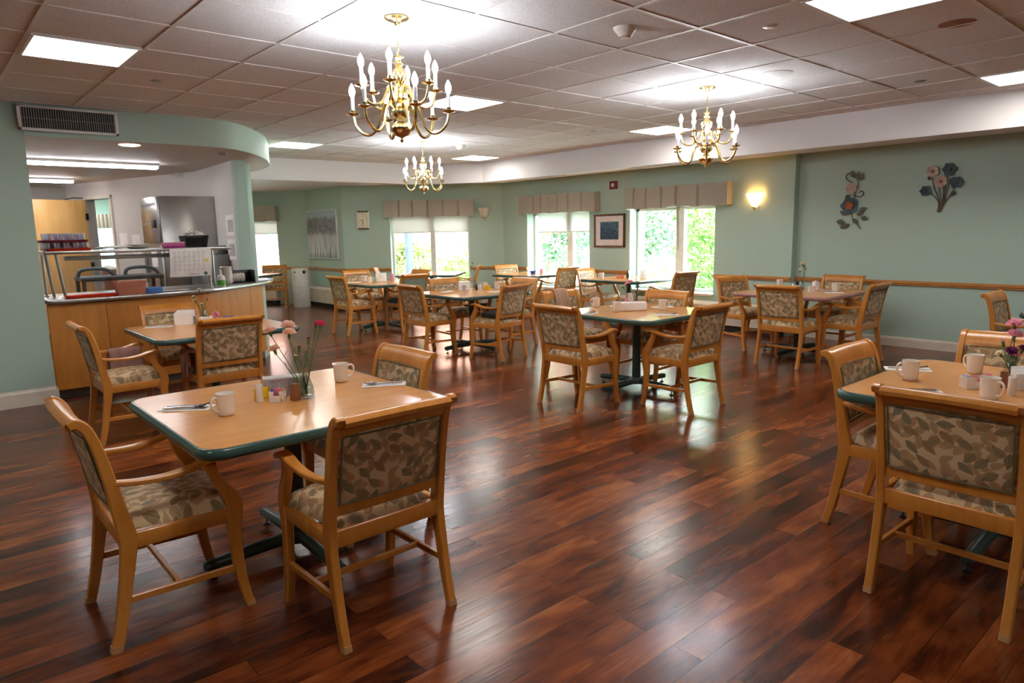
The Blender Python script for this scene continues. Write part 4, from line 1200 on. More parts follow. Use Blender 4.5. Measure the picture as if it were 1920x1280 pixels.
# counter-side table
o = empty('napkin_stack', (1.76,6.36,TZ), -30, 'white napkins standing in a holder on the table by the serving counter', 'napkins'); g = G()
for q in range(6): g.box((-.07+.004*q,-.03+.010*q,0),(.07+.004*q,-.023+.010*q,.105+.004*q))
g.obj('napkins', M['paper'], o, smooth=False)
packets(1.93,6.30,-40,'white packet caddy on the table by the serving counter', [('paper','white sugar packet at the left in the caddy by the counter'),('paper','white sugar packet at the right in the caddy by the counter')], w=.10, d=.06, h=.055)
shaker(1.84,6.33,M['steel'],'glass and steel salt shaker beside the napkins on the table by the counter', .07, .018)
o = empty('blue_bowl', (2.17,6.46,TZ), 0, 'shallow dark blue dish on the table by the serving counter', 'dish'); g = G(); g.lathe([(0,0),(.035,0),(.055,.022),(.052,.022),(.033,.004),(0,.004)], 22); g.obj('dish_body', M['blue'], o)
o = empty('creamer_packet', (2.27,6.42,TZ), 20, 'white condiment packets lying right of the blue dish by the counter', 'packets'); g = G(); g.box((-.05,-.02,0),(.03,.02,.006)); g.box((.0,-.04,.0),(.07,-.0,.010)); g.obj('packet_paper', M['paper'], o, bevel=.002)
# yellow cup table
def cup(x, y, mat, lab, r=.036, h=.062):
    o = empty('cup', (x,y,TZ), 0, lab, 'cup'); g = G(); g.lathe([(0,0),(r*.75,0),(r*.8,.004),(r,h),(r*.93,h),(r*.7,.006),(0,.006)], 22); g.obj('cup_body', mat, o, ang=60); return o
cup(5.66,6.94,M['yellow'],'yellow plastic cup on the table in the middle of the room')
shaker(5.58,7.00,M['white'],'white shaker left of the yellow cup', .078, .017, True)
shaker(5.56,7.04,simple('navy plastic', srgb(30,34,70), .4),'dark navy shaker next to the white one by the yellow cup', .082, .009, True)
cup(5.40,7.10,M['vase'],'small clear tumbler on the table with the yellow cup', .026, .07)
def card(x, y, rz, lab, w=.15, h=.115, mat=None):
    o = empty('menu_card', (x,y,TZ), rz, lab, 'menu card')
    g = G(); r = .03
    g.extx([(-.035,0),(.035,0),(.004,h),(-.004,h)], -w/2, w/2); g.obj('card_stock', mat or M['paper'], o, bevel=.004)
    g = G()
    for q in range(4): g.box((-w*.3+.01*q, -.0345+.31*0+(.031*(.30+.14*q)), h*(.30+.14*q)), (w*.3-.01*q, -.0325+(.031*(.30+.14*q)), h*(.33+.14*q)))
    g.obj('printed_lines', M['slot'], o, smooth=False)
    return o
card(5.72,9.72,-40,'upright white menu card on the table by the clock wall', .17, .13)
card(5.47,7.19,-40,'upright white card with faint print on the table with the yellow cup', .15, .115)
cup(5.55,9.62,M['vase'],'short clear tumbler in front of the menu card by the clock wall', .03, .05)
cup(5.96,9.78,M['palepink'],'tall pale pink tumbler at the right of the table by the clock wall', .034, .10)
cup(5.86,9.43,M['vase'],'tall clear tumbler at the right front of the table by the clock wall', .03, .11)
o = empty('blue_bowl', (8.36,8.96,TZ), 0, 'small bright blue bowl on the window table in the corner', 'bowl'); g = G(); g.lathe([(0,0),(.035,0),(.055,.05),(.051,.05),(.032,.004),(0,.004)], 22); g.obj('bowl_body', M['blue'], o)
cup(8.45,8.84,M['palepink'],'pale pink tumbler beside the bright blue bowl', .03, .085)
# window table by the print
packets(8.30,6.92,-40,'yellowish packet caddy on the table under the right window', [('salmon','tan packet at the left in the caddy under the right window'),('yellow','yellow packet at the right in the caddy under the right window')], w=.12, d=.07, h=.055, wall_=M['salmon'])
o = empty('condiment_bottle', (8.42,6.86,TZ), 0, 'dark bottle silhouetted on the table under the right window', 'bottle'); g = G(); g.lathe([(0,0),(.022,0),(.022,.07),(.009,.095),(.009,.12),(0,.121)], 18); g.obj('bottle_body', M['black'], o)
card(8.50,6.62,-40,'frosted card holder at the right of the table under the window', .10, .13, M['shade'])
cup(8.36,6.72,M['vase'],'clear tumbler in front of the card holder under the right window', .032, .09)
# mauve edged table
shaker(7.66,3.76,M['black'],'tall black pepper mill on the mauve-edged table', .13, .02)
packets(7.82,3.66,-36,'white ceramic packet caddy on the mauve-edged table', [('paper','white packet in the caddy on the mauve-edged table'),('pink','pink packet at the right of the caddy on the mauve-edged table')], w=.085, d=.055, h=.058)
shaker(7.80,3.88,M['mug'],'white shaker left of the flowers on the mauve-edged table', .085, .020)
o = empty('napkin_stack', (7.98,3.70,TZ), 20, 'white napkins fanned out in a holder on the mauve-edged table', 'napkins'); g = G()
for q in range(7):
    Mx = Matrix.Rotation(math.radians(-20+7*q), 4, 'Z'); g.prism([(-.055,-.003),(.055,-.003),(.055,.003),(-.055,.003)], 0, .115-.004*abs(q-3), Mx @ Matrix.Translation((0,-.02+.006*q,0)))
g.obj('napkins', M['paper'], o, smooth=False)

# towels hung over chairs
def drape(path, width, axis, mat, loc, rz, lab, seed=0, th=.006):
    o = empty('towel', loc, rz, lab, 'towel'); P = smooth_path(path, 5); g = G()
    L = len(P)-1
    def fn(u, v):
        p = P[min(L, int(u*L+.5))]; k_ = 1-math.exp(-abs(p[1]-path[len(path)//2][1])*6)
        wv = .007*math.sin(v*9+seed+u*2)*k_+.004*math.sin(v*21+seed*2)
        w = (v-.5)*width*(1-.04*math.sin(u*PI))
        return (w, p[0]+wv, p[1]) if axis == 'x' else (p[0]+wv, w, p[1])
    g.grid(fn, L, 26); g.obj('cloth', mat, o, solid=th, ang=80); return o
drape([(-.345,.60),(-.340,.70),(-.334,.82),(-.322,.884),(-.290,.894),(-.252,.884),(-.218,.82),(-.190,.70),(-.176,.62)], .19, 'x', M['towel_tan'], (5.075,4.78,0), 180, 'tan towel draped over the back of the chair behind the centre table', 1)
drape([(-.045,.40),(-.042,.50),(-.038,.60),(-.020,.634),(.018,.634),(.038,.60),(.042,.50),(.046,.44)], .24, 'y', M['towel'], (1.165+.06,5.86+.240,0), 90, 'mauve towel over the far arm of the chair beside the green pillar', 2, .012)
drape([(-.050,.42),(-.046,.50),(-.040,.60),(-.020,.634),(.018,.634),(.038,.60),(.044,.50),(.048,.40)], .17, 'y', M['towel'], (1.83-.243,5.66+.02,0), 0, 'mauve towel over the left arm of the chair in front of the counter-side table', 5, .012)
o = empty('seat_cushion', (5.25,6.25,.500), 12, 'dark cushion on the chair in front of the table with the yellow cup', 'cushion'); g = G(); g.box((-.21,-.19,0),(.21,.10,.05)); g.obj('cushion_body', simple('dark cushion cloth', srgb(44,44,42), .9), o, bevel=.018, seg=3)

# ================================================================== serving counter
cnt = [(0.925,7.47),(1.4,7.475),(1.87,7.50),(2.45,7.66),(2.95,8.00),(3.33,8.34),(3.56,8.76)]
cs = smooth_path(cnt, 5)
def inset(path, d):
    out = []
    for i, p in enumerate(path):
        a = Vector(path[max(i-1,0)]); b = Vector(path[min(i+1,len(path)-1)]); t = (b-a).normalized(); nr = Vector((-t.y,t.x))
        q = Vector(p)+nr*d; out.append((q.x,q.y))
    return out
ctr = empty('serving_counter', (0,0,0), 0, 'curved serving counter with stainless top and honey wood front', 'counter')
g = G(); g.prism(cs+[(3.53,9.03),(2.95,8.9),(2.6,8.5),(0.93,8.35)], .905, .945); g.obj('counter_top', M['steel'], ctr, bevel=.006)
pi = [p for p in inset(cs, .05) if p[0] < 3.24]; pb = inset(pi, .03)
g = G(); g.prism(pi+pb[::-1], .10, .904); g.obj('front_panel', M['panel'], ctr, ang=60)
for a in (1.42,2.30,3.0):
    j = min(range(len(pi)), key=lambda i: abs(pi[i][0]-a)); p = Vector(pi[j]); q = Vector(pi[min(j+1,len(pi)-1)]); t = (q-p).normalized()
    Mx = Matrix(((t.x,-t.y,0,p.x),(t.y,t.x,0,p.y),(0,0,1,0),(0,0,0,1)))
    g = G(); g.box((-.0025,-.0015,.10),(.0025,.004,.904), Mx); g.obj('panel_joint', M['frame_brown'], ctr, smooth=False)
ri = [p for p in inset(cs, .044) if p[0] < 3.24]; g = G(); g.prism(ri+inset(ri,.02)[::-1], .10, .145); g.obj('bottom_rail', M['wood'], ctr, ang=60)
ti = [p for p in inset(cs, .16) if p[0] < 3.22]; g = G(); g.prism(ti+inset(ti,.02)[::-1], 0, .10); g.obj('toe_kick', M['grey'], ctr, ang=60)
g = G(); g.prism([(3.20,8.30),(3.36,8.55),(3.32,8.9),(3.10,8.6)], 0, .904); struct(g.obj('trim_20', M['green'], smooth=False))
CT = .9455
sg = empty('sneeze_guard', (0,0,CT), 0, 'stainless steel shelf on posts with glass guard above the serving counter', 'sneeze guard')
g = G(); g.box((.965,7.62,.41),(2.66,8.12,.44)); g.obj('top_shelf', M['steel'], sg, bevel=.006)
for (x,y,dx) in ((.985,7.72,.03),(1.06,7.68,.04),(2.52,7.97,0),(2.60,8.08,0),(1.00,8.08,0)):
    g = G(); g.tube([(x+dx,y,0),(x,y,.41)], .014, 12); g.lathe([(.03,0),(.03,.006),(.016,.012)], 16, (x+dx,y,0)); g.obj('post', M['steel'], sg)
g = G(); g.box((1.10,7.655,.05),(2.56,7.660,.40)); g.obj('glass_panel', M['glass'], sg, smooth=False)
g = G(); g.box((1.15,7.80,.345),(2.2,7.90,.385)); g.obj('light_strip', M['steel'], sg, bevel=.005)
def box_thing(name, loc, rz, lo, hi, mat, lab, cat, bev=.004, grp=None, part='body'):
    o = empty(name, loc, rz, lab, cat, grp); g = G(); g.box(lo, hi); g.obj(part, mat, o, bevel=bev); return o
ST = CT+.4405
def tray(loc, w, d, mat, lab, rz=0):
    o = empty('serving_tray', loc, rz, lab, 'tray'); g = G()
    a = rrect(w-.03,d-.03,.03,5); b = rrect(w,d,.04,5); n = len(a)
    g.add([(x,y,0) for x,y in a]+[(x,y,.024) for x,y in b]+[(x*.985,y*.98,.0245) for x,y in b]+[(x*.985,y*.98,.003) for x,y in a], [tuple(range(n-1,-1,-1))]+[(i,(i+1)%n,n+(i+1)%n,n+i) for i in range(n)]+[(n+i,n+(i+1)%n,2*n+(i+1)%n,2*n+i) for i in range(n)]+[(2*n+i,2*n+(i+1)%n,3*n+(i+1)%n,3*n+i) for i in range(n)]+[tuple(3*n+i for i in range(n))])
    g.obj('tray_body', mat, o); return o
tray((1.18,7.86,ST), .38, .34, M['red'], 'orange red tray under the stacked lilac cups on the steel shelf')
tray((1.155,7.88,ST+.0785), .40, .34, M['maroon'], 'dark maroon tray between two layers of lilac cups')
tray((1.30,7.575,CT), .46, .15, M['red'], 'orange red tray on the counter at the foot of the glass guard', 3)
tc = empty('tumbler', (0,0,0), 0, 'x', 'cup', 'lilac tumblers on trays'); g = G(); g.lathe([(0,0),(.024,0),(.033,.074),(.031,.074),(.022,.004),(0,.004)], 16); g.obj('tumbler_body', mat_glass('lilac plastic', refl=1.2, rough=.25, tint=(.90,.88,.96,1)), tc, ang=60)
first = True
for lay, (z, nx, ny, w) in enumerate(((ST+.0035,5,4,.31),(ST+.0905,4,3,.27))):
    for i in range(nx):
        for j in range(ny):
            o = tc if first else copy_tree(tc); first = False
            put(o, (1.165-w/2+w*i/(nx-1), 7.88-.12+.24*j/(ny-1), z), 0, ('lilac tumbler standing on the orange red tray' if lay == 0 else 'lilac tumbler standing on the maroon tray'), 'lilac tumblers on the '+('red' if lay == 0 else 'maroon')+' tray')
# plates and cloth on the shelf
pl = empty('dinner_plate', (0,0,0), 0, 'x', 'plate', 'white plates on the steel shelf'); g = G(); g.lathe([(0,0),(.06,0),(.075,.004),(.118,.014),(.118,.017),(.074,.008),(0,.005)], 30); g.obj('plate_body', M['mug'], pl)
for i in range(5):
    o = pl if i == 0 else copy_tree(pl); put(o, (1.80,7.86,ST+.007*i), 0, 'white dinner plate in the low stack on the steel shelf')
o = empty('folded_cloth', (1.60,7.84,ST), 12, 'rumpled beige cloth beside the plates on the steel shelf', 'cloth'); g = G()
g.grid(lambda u,v: (-.16+.32*u, -.09+.18*v, .012+.010*math.sin(u*11)*math.sin(v*7)+.012*u), 22, 10); g.obj('cloth_body', M['paper'], o, solid=.012, ang=80)
for i, (x, r) in enumerate(((2.06,.05),(2.16,.055))):
    o = empty('food_tub', (x,7.76,ST), 0, ('left' if i == 0 else 'right')+' pink filled plastic tub on the steel shelf', 'tub'); g = G(); g.box((-r,-r*.8,0),(r,r*.8,.045)); g.obj('contents', M['magenta'], o, bevel=.008)
    g = G(); g.box((-r-.002,-r*.8-.002,.046),(r+.002,r*.8+.002,.060)); g.obj('tub_lid', M['palepink'], o, bevel=.004)
def basket(loc, w, d, h, mat, lab, rz=0, flare=.02, name='storage_basket'):
    o = empty(name, loc, rz, lab, 'basket'); g = G(); t = .004
    for k_ in range(5):
        z = h*k_/4; f = flare*k_/4; ww = w/2+f; dd = d/2+f
        g.tube([(-ww,-dd,z),(ww,-dd,z),(ww,dd,z),(-ww,dd,z)], .004 if k_ < 4 else .007, 6, closed=True)
    N_ = 12
    for i in range(N_+1):
        a = -1+2*i/N_
        for s in (-1,1):
            g.tube([(a*w/2,s*d/2,0),(a*(w/2+flare),s*(d/2+flare),h)], .005, 5)
            g.tube([(s*w/2,a*d/2,0),(s*(w/2+flare),a*(d/2+flare),h)], .005, 5)
    g.box((-w/2,-d/2,0),(w/2,d/2,.004)); g.obj('woven_body', mat, o)
    g = G(); g.add([(-w/2-flare*.3,-d/2+.006,.01),(w/2+flare*.3,-d/2+.006,.01),(w/2+flare*.8,-d/2-flare+.008,h*.9),(-w/2-flare*.8,-d/2-flare+.008,h*.9)],[(0,1,2,3)]); g.obj('liner', mat, o, solid=.002); return o
basket((1.63,7.572,CT), .22, .115, .13, M['salmon'], 'salmon pink woven plastic basket on the counter in front of the glass')
basket((2.36,7.88,ST), .20, .16, .12, M['black'], 'dark basket heaped with white items on the steel shelf')
rnd = random.Random(5)
pk = None
for i in range(26):
    a = rnd.random()*6.28; r = .085*rnd.random()**.5
    if pk is None:
        pk = empty('creamer_cup', (0,0,0), 0, 'x', 'creamer', 'white creamer cups heaped in the dark basket'); g = G(); g.lathe([(0,0),(.012,0),(.018,.024),(.020,.025),(0,.026)], 12); g.obj('creamer_body', M['mug'], pk); o = pk
    else: o = copy_tree(pk)
    put(o, (2.36+r*math.cos(a)*1.15, 7.88+r*math.sin(a)*.9, ST+.118+.040*(1-r/.085)+.012*rnd.random()), rnd.random()*360, 'small white creamer cup heaped in the dark basket')
    o.rotation_euler[0] = rnd.uniform(-1,1)
# menu sheet hung over the guard
o = empty('menu_sheet', (2.225,7.60,CT), 0, 'white monthly menu sheet with a grid of small print taped to the sneeze guard', 'menu sheet')
g = G(); g.grid(lambda u,v: (-.205+.41*u+.02*(v-.5), -.02*math.sin(PI*v)-.004*math.sin(u*5), .145+.29*v), 10, 10); g.obj('sheet', M['paper'], o, solid=.0015)
g = G(); rnd = random.Random(9)
for r_ in range(5):
    for c_ in range(7):
        for q in range(3):
            x = -.175+.047*c_; z = .40-.043*r_-.011*q; w = rnd.uniform(.016,.034)
            v = (z-.145)/.29; yy = -.0235*math.sin(PI*v)-.008
            g.box((x+.02*(v-.5),yy-.001,z),(x+w+.02*(v-.5),yy+.0005,z+.0024))
for q,(a,b) in enumerate(((-.02,.02),(.03,.07))): g.box((a,-.022,.165),(b,-.020,.171))
g.obj('printed_text', M['slot'], o, smooth=False)
g = G(); g.lathe([(0,0),(.017,0),(.017,.002),(0,.002)], 20, M=Matrix.Translation((.135,-.018,.172)) @ Matrix.Rotation(PI/2,4,'X')); g.obj('round_logo', simple('teal ink', srgb(30,80,90), .6), o)
g = G(); g.box((.135,-.030,.295),(.170,-.026,.325)); g.obj('yellow_note', simple('yellow paper', srgb(236,226,110), .8), o, smooth=False)
# counter top things on the right
box_thing('tissue_box', (1.86,7.66,CT), 8, (-.07,-.05,0), (.07,.05,.055), simple('blue carton', srgb(60,110,180), .5), 'low blue and white carton beside the salmon basket', 'box', .003)
box_thing('utensil_tray', (2.08,7.66,CT), 5, (-.12,-.03,0), (.12,.03,.014), M['steel'], 'flat steel utensil rest on the counter right of the blue carton', 'tray')
o = empty('spray_bottle', (2.60,7.86,CT), 0, 'white squeeze bottle with green label on the counter', 'bottle'); g = G(); g.lathe([(0,0),(.042,0),(.046,.01),(.046,.09),(.038,.118),(.016,.132),(.012,.16),(0,.162)], 24); g.obj('bottle_body', M['mug'], o)
g = G(); g.lathe([(.0465,.015),(.0468,.03),(.0468,.06),(.0465,.075)], 24); g.obj('green_label', M['greenlabel'], o)
g = G(); g.lathe([(.014,.16),(.014,.178),(.004,.184),(.003,.215),(0,.217)], 14); g.obj('nozzle', M['mug'], o)
st0 = empty('bowl', (0,0,0), 0, 'x', 'bowl', 'white bowls in the tall stack'); g = G(); g.lathe([(0,0),(.04,0),(.07,.028),(.073,.034),(.069,.034),(.038,.005),(0,.005)], 26); g.obj('bowl_body', M['mug'], st0)
for i in range(12):
    o = st0 if i == 0 else copy_tree(st0); put(o, (2.755,8.14,CT+.0155*i), 0, 'white bowl in the tall stack on the counter beside the squeeze bottle')
rk = empty('dish_rack', (2.96,8.30,CT), 0, 'black rack holding upright white saucers beside the counter post', 'rack'); g = G()
for lo, hi in (((-.16,-.08,0),(.16,.08,.008)),((.15,-.08,0),(.16,.08,.15)),((-.16,.07,0),(.16,.08,.15))): g.box(lo, hi)
g.obj('rack_frame', M['black'], rk, bevel=.002)
sa = empty('saucer', (0,0,0), 0, 'x', 'saucer', 'white saucers upright in the rack'); g = G(); g.lathe([(0,-.003),(.045,-.003),(.055,.003),(.055,.006),(.03,.0),(0,.0)], 22, M=Matrix.Rotation(PI/2,4,'Y')); g.obj('saucer_body', M['mug'], sa)
for i in range(7):
    o = sa if i == 0 else copy_tree(sa); a = -.12+.028*i; put(o, (2.955+a, 8.30, CT+.064), 0, 'white saucer standing upright in the black rack')
# kitchen equipment
fr_ = empty('refrigerator', (2.44,9.50,0), 0, 'tall stainless steel refrigerator cabinet in the kitchen', 'refrigerator')
g = G(); g.box((.03,0,.0),(.74,.80,2.015)); g.obj('cabinet', M['steel'], fr_, bevel=.006)
g = G(); g.box((0,.01,1.42),(.028,.79,2.01)); g.obj('control_door', M['steel'], fr_, bevel=.004); g = G(); g.box((0,.01,.10),(.028,.79,1.405)); g.obj('lower_door', M['steel'], fr_, bevel=.004)
g = G()
for z in (1.66,1.70): g.box((-.004,.25,z),(.0,.70,z+.014))
g.box((-.005,.08,1.90),(0,.70,1.935)); g.obj('vent_slots', M['grey'], fr_); g = G(); g.box((-.02,.12,1.62),(0,.26,1.72)); g.obj('control_box', M['black'], fr_, bevel=.003)
g = G(); g.box((-.03,.70,.9),(-.005,.73,1.3)); g.obj('door_handle', M['grey'], fr_, bevel=.004)
g = G(); g.box((-.006,.12,1.56),(-.001,.20,1.585)); g.obj('violet_label', simple('violet label', srgb(150,110,190), .6), fr_)
g = G(); g.box((-.006,.18,1.12),(-.001,.45,1.36)); g.obj('posted_note', M['paper'], fr_)
box_thing('steel_cabinet', (2.75,9.0,0), 0, (0,0,0), (.36,.42,1.27), simple('grey steel', srgb(128,128,130), .35, .6), 'low grey steel warming cabinet in front of the refrigerator', 'cabinet', .006)
o = empty('utility_cart', (1.50,9.3,0), 0, 'dark grey utility cart with rounded handles behind the glass guard', 'cart')
for z in (.35,1.0): 
    g = G(); g.box((0,0,z),(.9,.45,z+.05)); g.obj('cart_shelf', simple('charcoal plastic', srgb(60,66,72), .5), o, bevel=.015)
for x in (.03,.87):
    for y in (.03,.42): g = G(); g.box((x-.02,y-.02,.08),(x+.02,y+.02,1.0)); g.obj('leg', M['black'], o, bevel=.006); g = G(); g.lathe([(.05,-.012),(.055,0),(.05,.012)], 16, M=Matrix.Translation((x,y,.056)) @ Matrix.Rotation(PI/2,4,'X')); g.obj('caster', M['black'], o)
for x in (.0,.5): g = G(); g.tube(smooth_path([(x,.2,1.03),(x+.05,.2,1.13),(x+.3,.2,1.13),(x+.40,.2,1.03)], 4), .022, 10); g.obj('handle', simple('charcoal grip', srgb(66,74,80), .5), o)
for i,(s, z, w, h) in enumerate(((1.55,1.25,.22,.30),(1.90,1.28,.22,.30))):
    o = empty('posted_paper', (0,0,0), 0, ('right' if i == 0 else 'left')+' white notice sheet posted on the kitchen back wall', 'notice'); o.matrix_world = Mk; g = G(); g.box((s,-.004,z),(s+w,-.001,z+h)); g.obj('sheet', M['paper'], o, smooth=False)
for i,(y, z) in enumerate(((8.75,1.50),(8.75,1.20))):
    o = empty('posted_paper', (3.112,y,z), 0, ('upper' if i == 0 else 'lower')+' white notice posted on the kitchen side of the counter post', 'notice'); g = G(); g.box((-.004,0,0),(-.001,.28,.26)); g.obj('sheet', M['paper'], o, smooth=False)
    g = G(); [g.box((-.006,.04+.04*q,.05),(-.004,.06+.04*q,.2)) for q in range(5)]; g.obj('printed_lines', M['slot'], o, smooth=False)
o = empty('wall_phone', (3.10,9.05,1.18), 3, 'black wall phone with a looped cord inside the kitchen', 'phone'); g = G(); g.box((-.05,0,0),(-.004,.16,.20)); g.obj('phone_body', M['black'], o, bevel=.01)
g = G(); g.tube(smooth_path([(-.06,.14,.10),(-.09,.24,.05),(-.09,.27,-.08),(-.07,.20,-.18),(-.05,.1,-.2)], 6), .006, 8); g.obj('cord', M['black'], o)
# chair and plant seen beyond the door are left as the lounge behind
o = empty('lounge_chair', (2.95,15.0,0), 20, 'pale pink upholstered chair seen through the kitchen doorway', 'chair'); g = G(); g.box((-.28,-.28,.30),(.28,.28,.46)); g.obj('seat', M['salmon'], o, bevel=.05, seg=3); g = G(); g.lathe([(0,.45),(.26,.47),(.30,.7),(.26,.92),(.0,1.0)], 20, (0,.12,0)); g.obj('backrest', M['salmon'], o)
for x in (-.22,.22):
    for y in (-.22,.22): g = G(); g.box((x-.02,y-.02,0),(x+.02,y+.02,.31)); g.obj('leg', M['steel'], o)

# ================================================================== wall things
def on(Mx, s, z, off=0): return Mx @ Matrix.Translation((s, -off, z))
MR = wallM((9.10,-5.0),(9.10,4.5),-1)
o = empty('framed_print', (0,0,0), 0, 'small framed dark blue water print with cream mat between the two right windows', 'picture'); o.matrix_world = on(MW, 7.70-4.5, 1.472)
hw, hh = .335, .275
g = G()
for lo, hi in (((-hw,-.03,-hh),(hw,-.001,-hh+.03)),((-hw,-.03,hh-.03),(hw,-.001,hh)),((-hw,-.03,-hh),(-hw+.03,-.001,hh)),((hw-.03,-.03,-hh),(hw,-.001,hh))): g.box(lo, hi)
g.obj('frame', M['frame_brown'], o, bevel=.004)
g = G(); g.box((-hw+.02,-.014,-hh+.02),(hw-.02,-.010,hh-.02)); g.obj('mat_board', simple('cream mat board', srgb(222,210,206), .8), o, smooth=False)
t = NT('blue water print'); v = t.coord(scale=(5,5,14)); nn = t.noise(v, 3.0, 6, .65, .6); sp = t.new('ShaderNodeSeparateXYZ'); t.link(t.coord(), sp.inputs[0])
k_ = t.math('ADD', nn, t.math('MULTIPLY', sp.outputs[2], .45))
t.set(Base_Color=t.ramp(k_, [(.38,srgb(24,40,52)),(.52,srgb(44,74,98)),(.6,srgb(74,108,134)),(.72,srgb(46,66,70))]), Roughness=.5)
g = G(); g.box((-.20,-.017,-.145),(.20,-.0141,.150)); g.obj('print', t.m, o, smooth=False)
o = empty('fire_alarm_strobe', (0,0,0), 0, 'maroon square fire alarm strobe high between the right windows', 'fire alarm'); o.matrix_world = on(MW, 7.61-4.5, 2.218)
g = G(); g.box((-.075,-.035,-.065),(.075,-.001,.065)); g.obj('housing', M['maroon'], o, bevel=.006)
g = G(); 
for a in range(6): g.lathe([(0,0),(.011,.002),(.012,.008),(0,.010)], 10, M=Matrix.Translation((.022*math.cos(a*PI/3),-.036,.022*math.sin(a*PI/3))) @ Matrix.Rotation(PI/2,4,'X'))
g.lathe([(0,0),(.016,.0),(.014,.016),(0,.018)], 12, M=Matrix.Translation((0,-.035,0)) @ Matrix.Rotation(PI/2,4,'X')); g.obj('strobe_lens', M['white'], o)
def sconce(Mx, s, z, lit, lab):
    o = empty('wall_sconce', (0,0,0), 0, lab, 'wall light'); o.matrix_world = on(Mx, s, z); R = .135
    g = G(); n = 22
    def fn(u, v):
        a = PI*u; r = R*(.22+.78*v**.75)*(1+.035*math.sin(a*8)*v); return (-r*math.cos(a), -.015-r*.72*math.sin(a), -.10+.185*v+.008*math.cos(a*6)*v)
    g.grid(fn, 30, 12); g.obj('glass_shade', M['sconce'] if lit else M['alabaster'], o, solid=.004, ang=80)
    g = G(); g.box((-.05,-.016,-.10),(.05,-.001,.06)); g.obj('back_plate', M['brass'], o, bevel=.004)
    g = G(); g.lathe([(0,-.05),(.006,-.046),(.010,-.036),(.006,-.028),(.016,-.018),(.030,0),(.022,.012)], 16, (0,-.045,-.105)); g.obj('finial', M['brass'], o)
    return o
sconce(MW, 5.05-4.5, 1.862, True, 'glowing amber wall sconce right of the rightmost window')
sconce(MB, .375, 1.872, False, 'unlit white shell wall sconce in the corner right of the back window')
o = empty('wall_clock', (0,0,0), 0, 'rectangular cream wall clock with brown ends left of the back window', 'clock'); CX = (Vector((6.905,12.31))-C1).length; o.matrix_world = on(MB, CX, 1.765)
g = G(); g.box((-.125,-.04,-.165),(.125,-.001,.165)); g.obj('case', M['white'], o, bevel=.006)
g = G(); g.box((-.10,-.043,-.14),(.10,-.0402,.14)); g.obj('dial', simple('cream dial', srgb(226,218,196), .6), o, smooth=False)
for z0, z1 in ((.150,.180),(-.180,-.150)): g = G(); g.box((-.11,-.05,min(z0,z1)),(.11,-.001,max(z0,z1))); g.obj('end_cap', M['frame_brown'], o, bevel=.010)
g = G(); g.box((-.006,-.048,-.085),(.006,-.0445,.01)); g.box((-.004,-.048,-.004),(.062,-.0445,.004)); g.lathe([(0,0),(.010,0),(.010,.005),(0,.005)], 14, M=Matrix.Translation((0,-.044,0)) @ Matrix.Rotation(PI/2,4,'X')); g.obj('hands', M['black'], o)
def text_mesh(txt, size, mat, parent, loc, rot, name='numeral', ext=.0006):
    cu = bpy.data.curves.new(name, 'FONT'); cu.body = txt; cu.size = size; cu.extrude = ext; cu.align_x = 'CENTER'; cu.align_y = 'CENTER'
    ob = bpy.data.objects.new(name, cu); COL.objects.link(ob); bpy.context.view_layer.update()
    me = bpy.data.meshes.new_from_object(ob.evaluated_get(bpy.context.evaluated_depsgraph_get())); bpy.data.objects.remove(ob)
    me.materials.clear(); me.materials.append(mat); o_ = bpy.data.objects.new(name, me); COL.objects.link(o_); o_.parent = parent; o_.location = loc; o_.rotation_euler = rot; return o_
for h in range(12):
    a = PI/2-2*PI*(h+1)/12; q = max(abs(math.cos(a))/.080, abs(math.sin(a))/.118)
    text_mesh(str(h+1), .034, M['black'], o, (math.cos(a)/q, -.0436, math.sin(a)/q), (PI/2,0,0))
o = empty('canvas_painting', (0,0,0), 0, 'tall grey and white canvas of birch trunks on the far left wall', 'painting'); MP = wallM(C2,C3,-1); o.matrix_world = on(MP, 13.46-12.6, 1.50)
hw, hh = .66, .49
g = G(); g.box((-hw-.012,-.04,-hh-.012),(hw+.012,-.001,hh+.012)); g.obj('frame', M['white'], o, bevel=.003)
t = NT('birch canvas'); co = t.coord(); sp = t.new('ShaderNodeSeparateXYZ'); t.link(co, sp.inputs[0])
trunk = t.noise(t.coord(scale=(26,1,1.0)), 1.5, 3, .5); blob = t.noise(t.coord(scale=(11,1,16)), 4.5, 5, .8, .5)
low = t.ramp(trunk, [(.38,srgb(84,88,100)),(.50,srgb(214,214,218)),(.62,srgb(238,238,238))]); hi_ = t.ramp(blob, [(.40,srgb(40,40,46)),(.50,srgb(104,102,108)),(.60,srgb(226,224,226))])
edge_n = t.math('ADD', sp.outputs[2], t.math('MULTIPLY', t.noise(t.coord(scale=(6,1,1)), 2, 3), -.22))
m1 = t.math('MULTIPLY', t.math('ADD', edge_n, .14), 12.0, True); c1 = t.mix(m1, low, hi_)
m2 = t.math('MULTIPLY', t.math('SUBTRACT', edge_n, .20), 14.0, True); c2 = t.mix(m2, c1, srgb(176,194,206))
m3 = t.math('MULTIPLY', t.math('SUBTRACT', t.math('MULTIPLY', sp.outputs[2], -1), .36), 7.0, True); c3 = t.mix(t.math('MULTIPLY', m3, .6), c2, srgb(96,100,112))
t.set(Base_Color=c3, Roughness=.7)
g = G(); g.box((-hw+.012,-.046,-hh+.012),(hw-.012,-.0405,hh-.012)); g.obj('canvas', t.m, o, smooth=False)
o = empty('air_purifier', (6.20,13.83,0), 0, 'tall white cylindrical air purifier in the far left corner', 'air purifier')
g = G(); g.lathe([(0,0),(.172,0),(.178,.01),(.178,.80),(.170,.815),(0,.818)], 40); g.obj('body', M['white'], o)
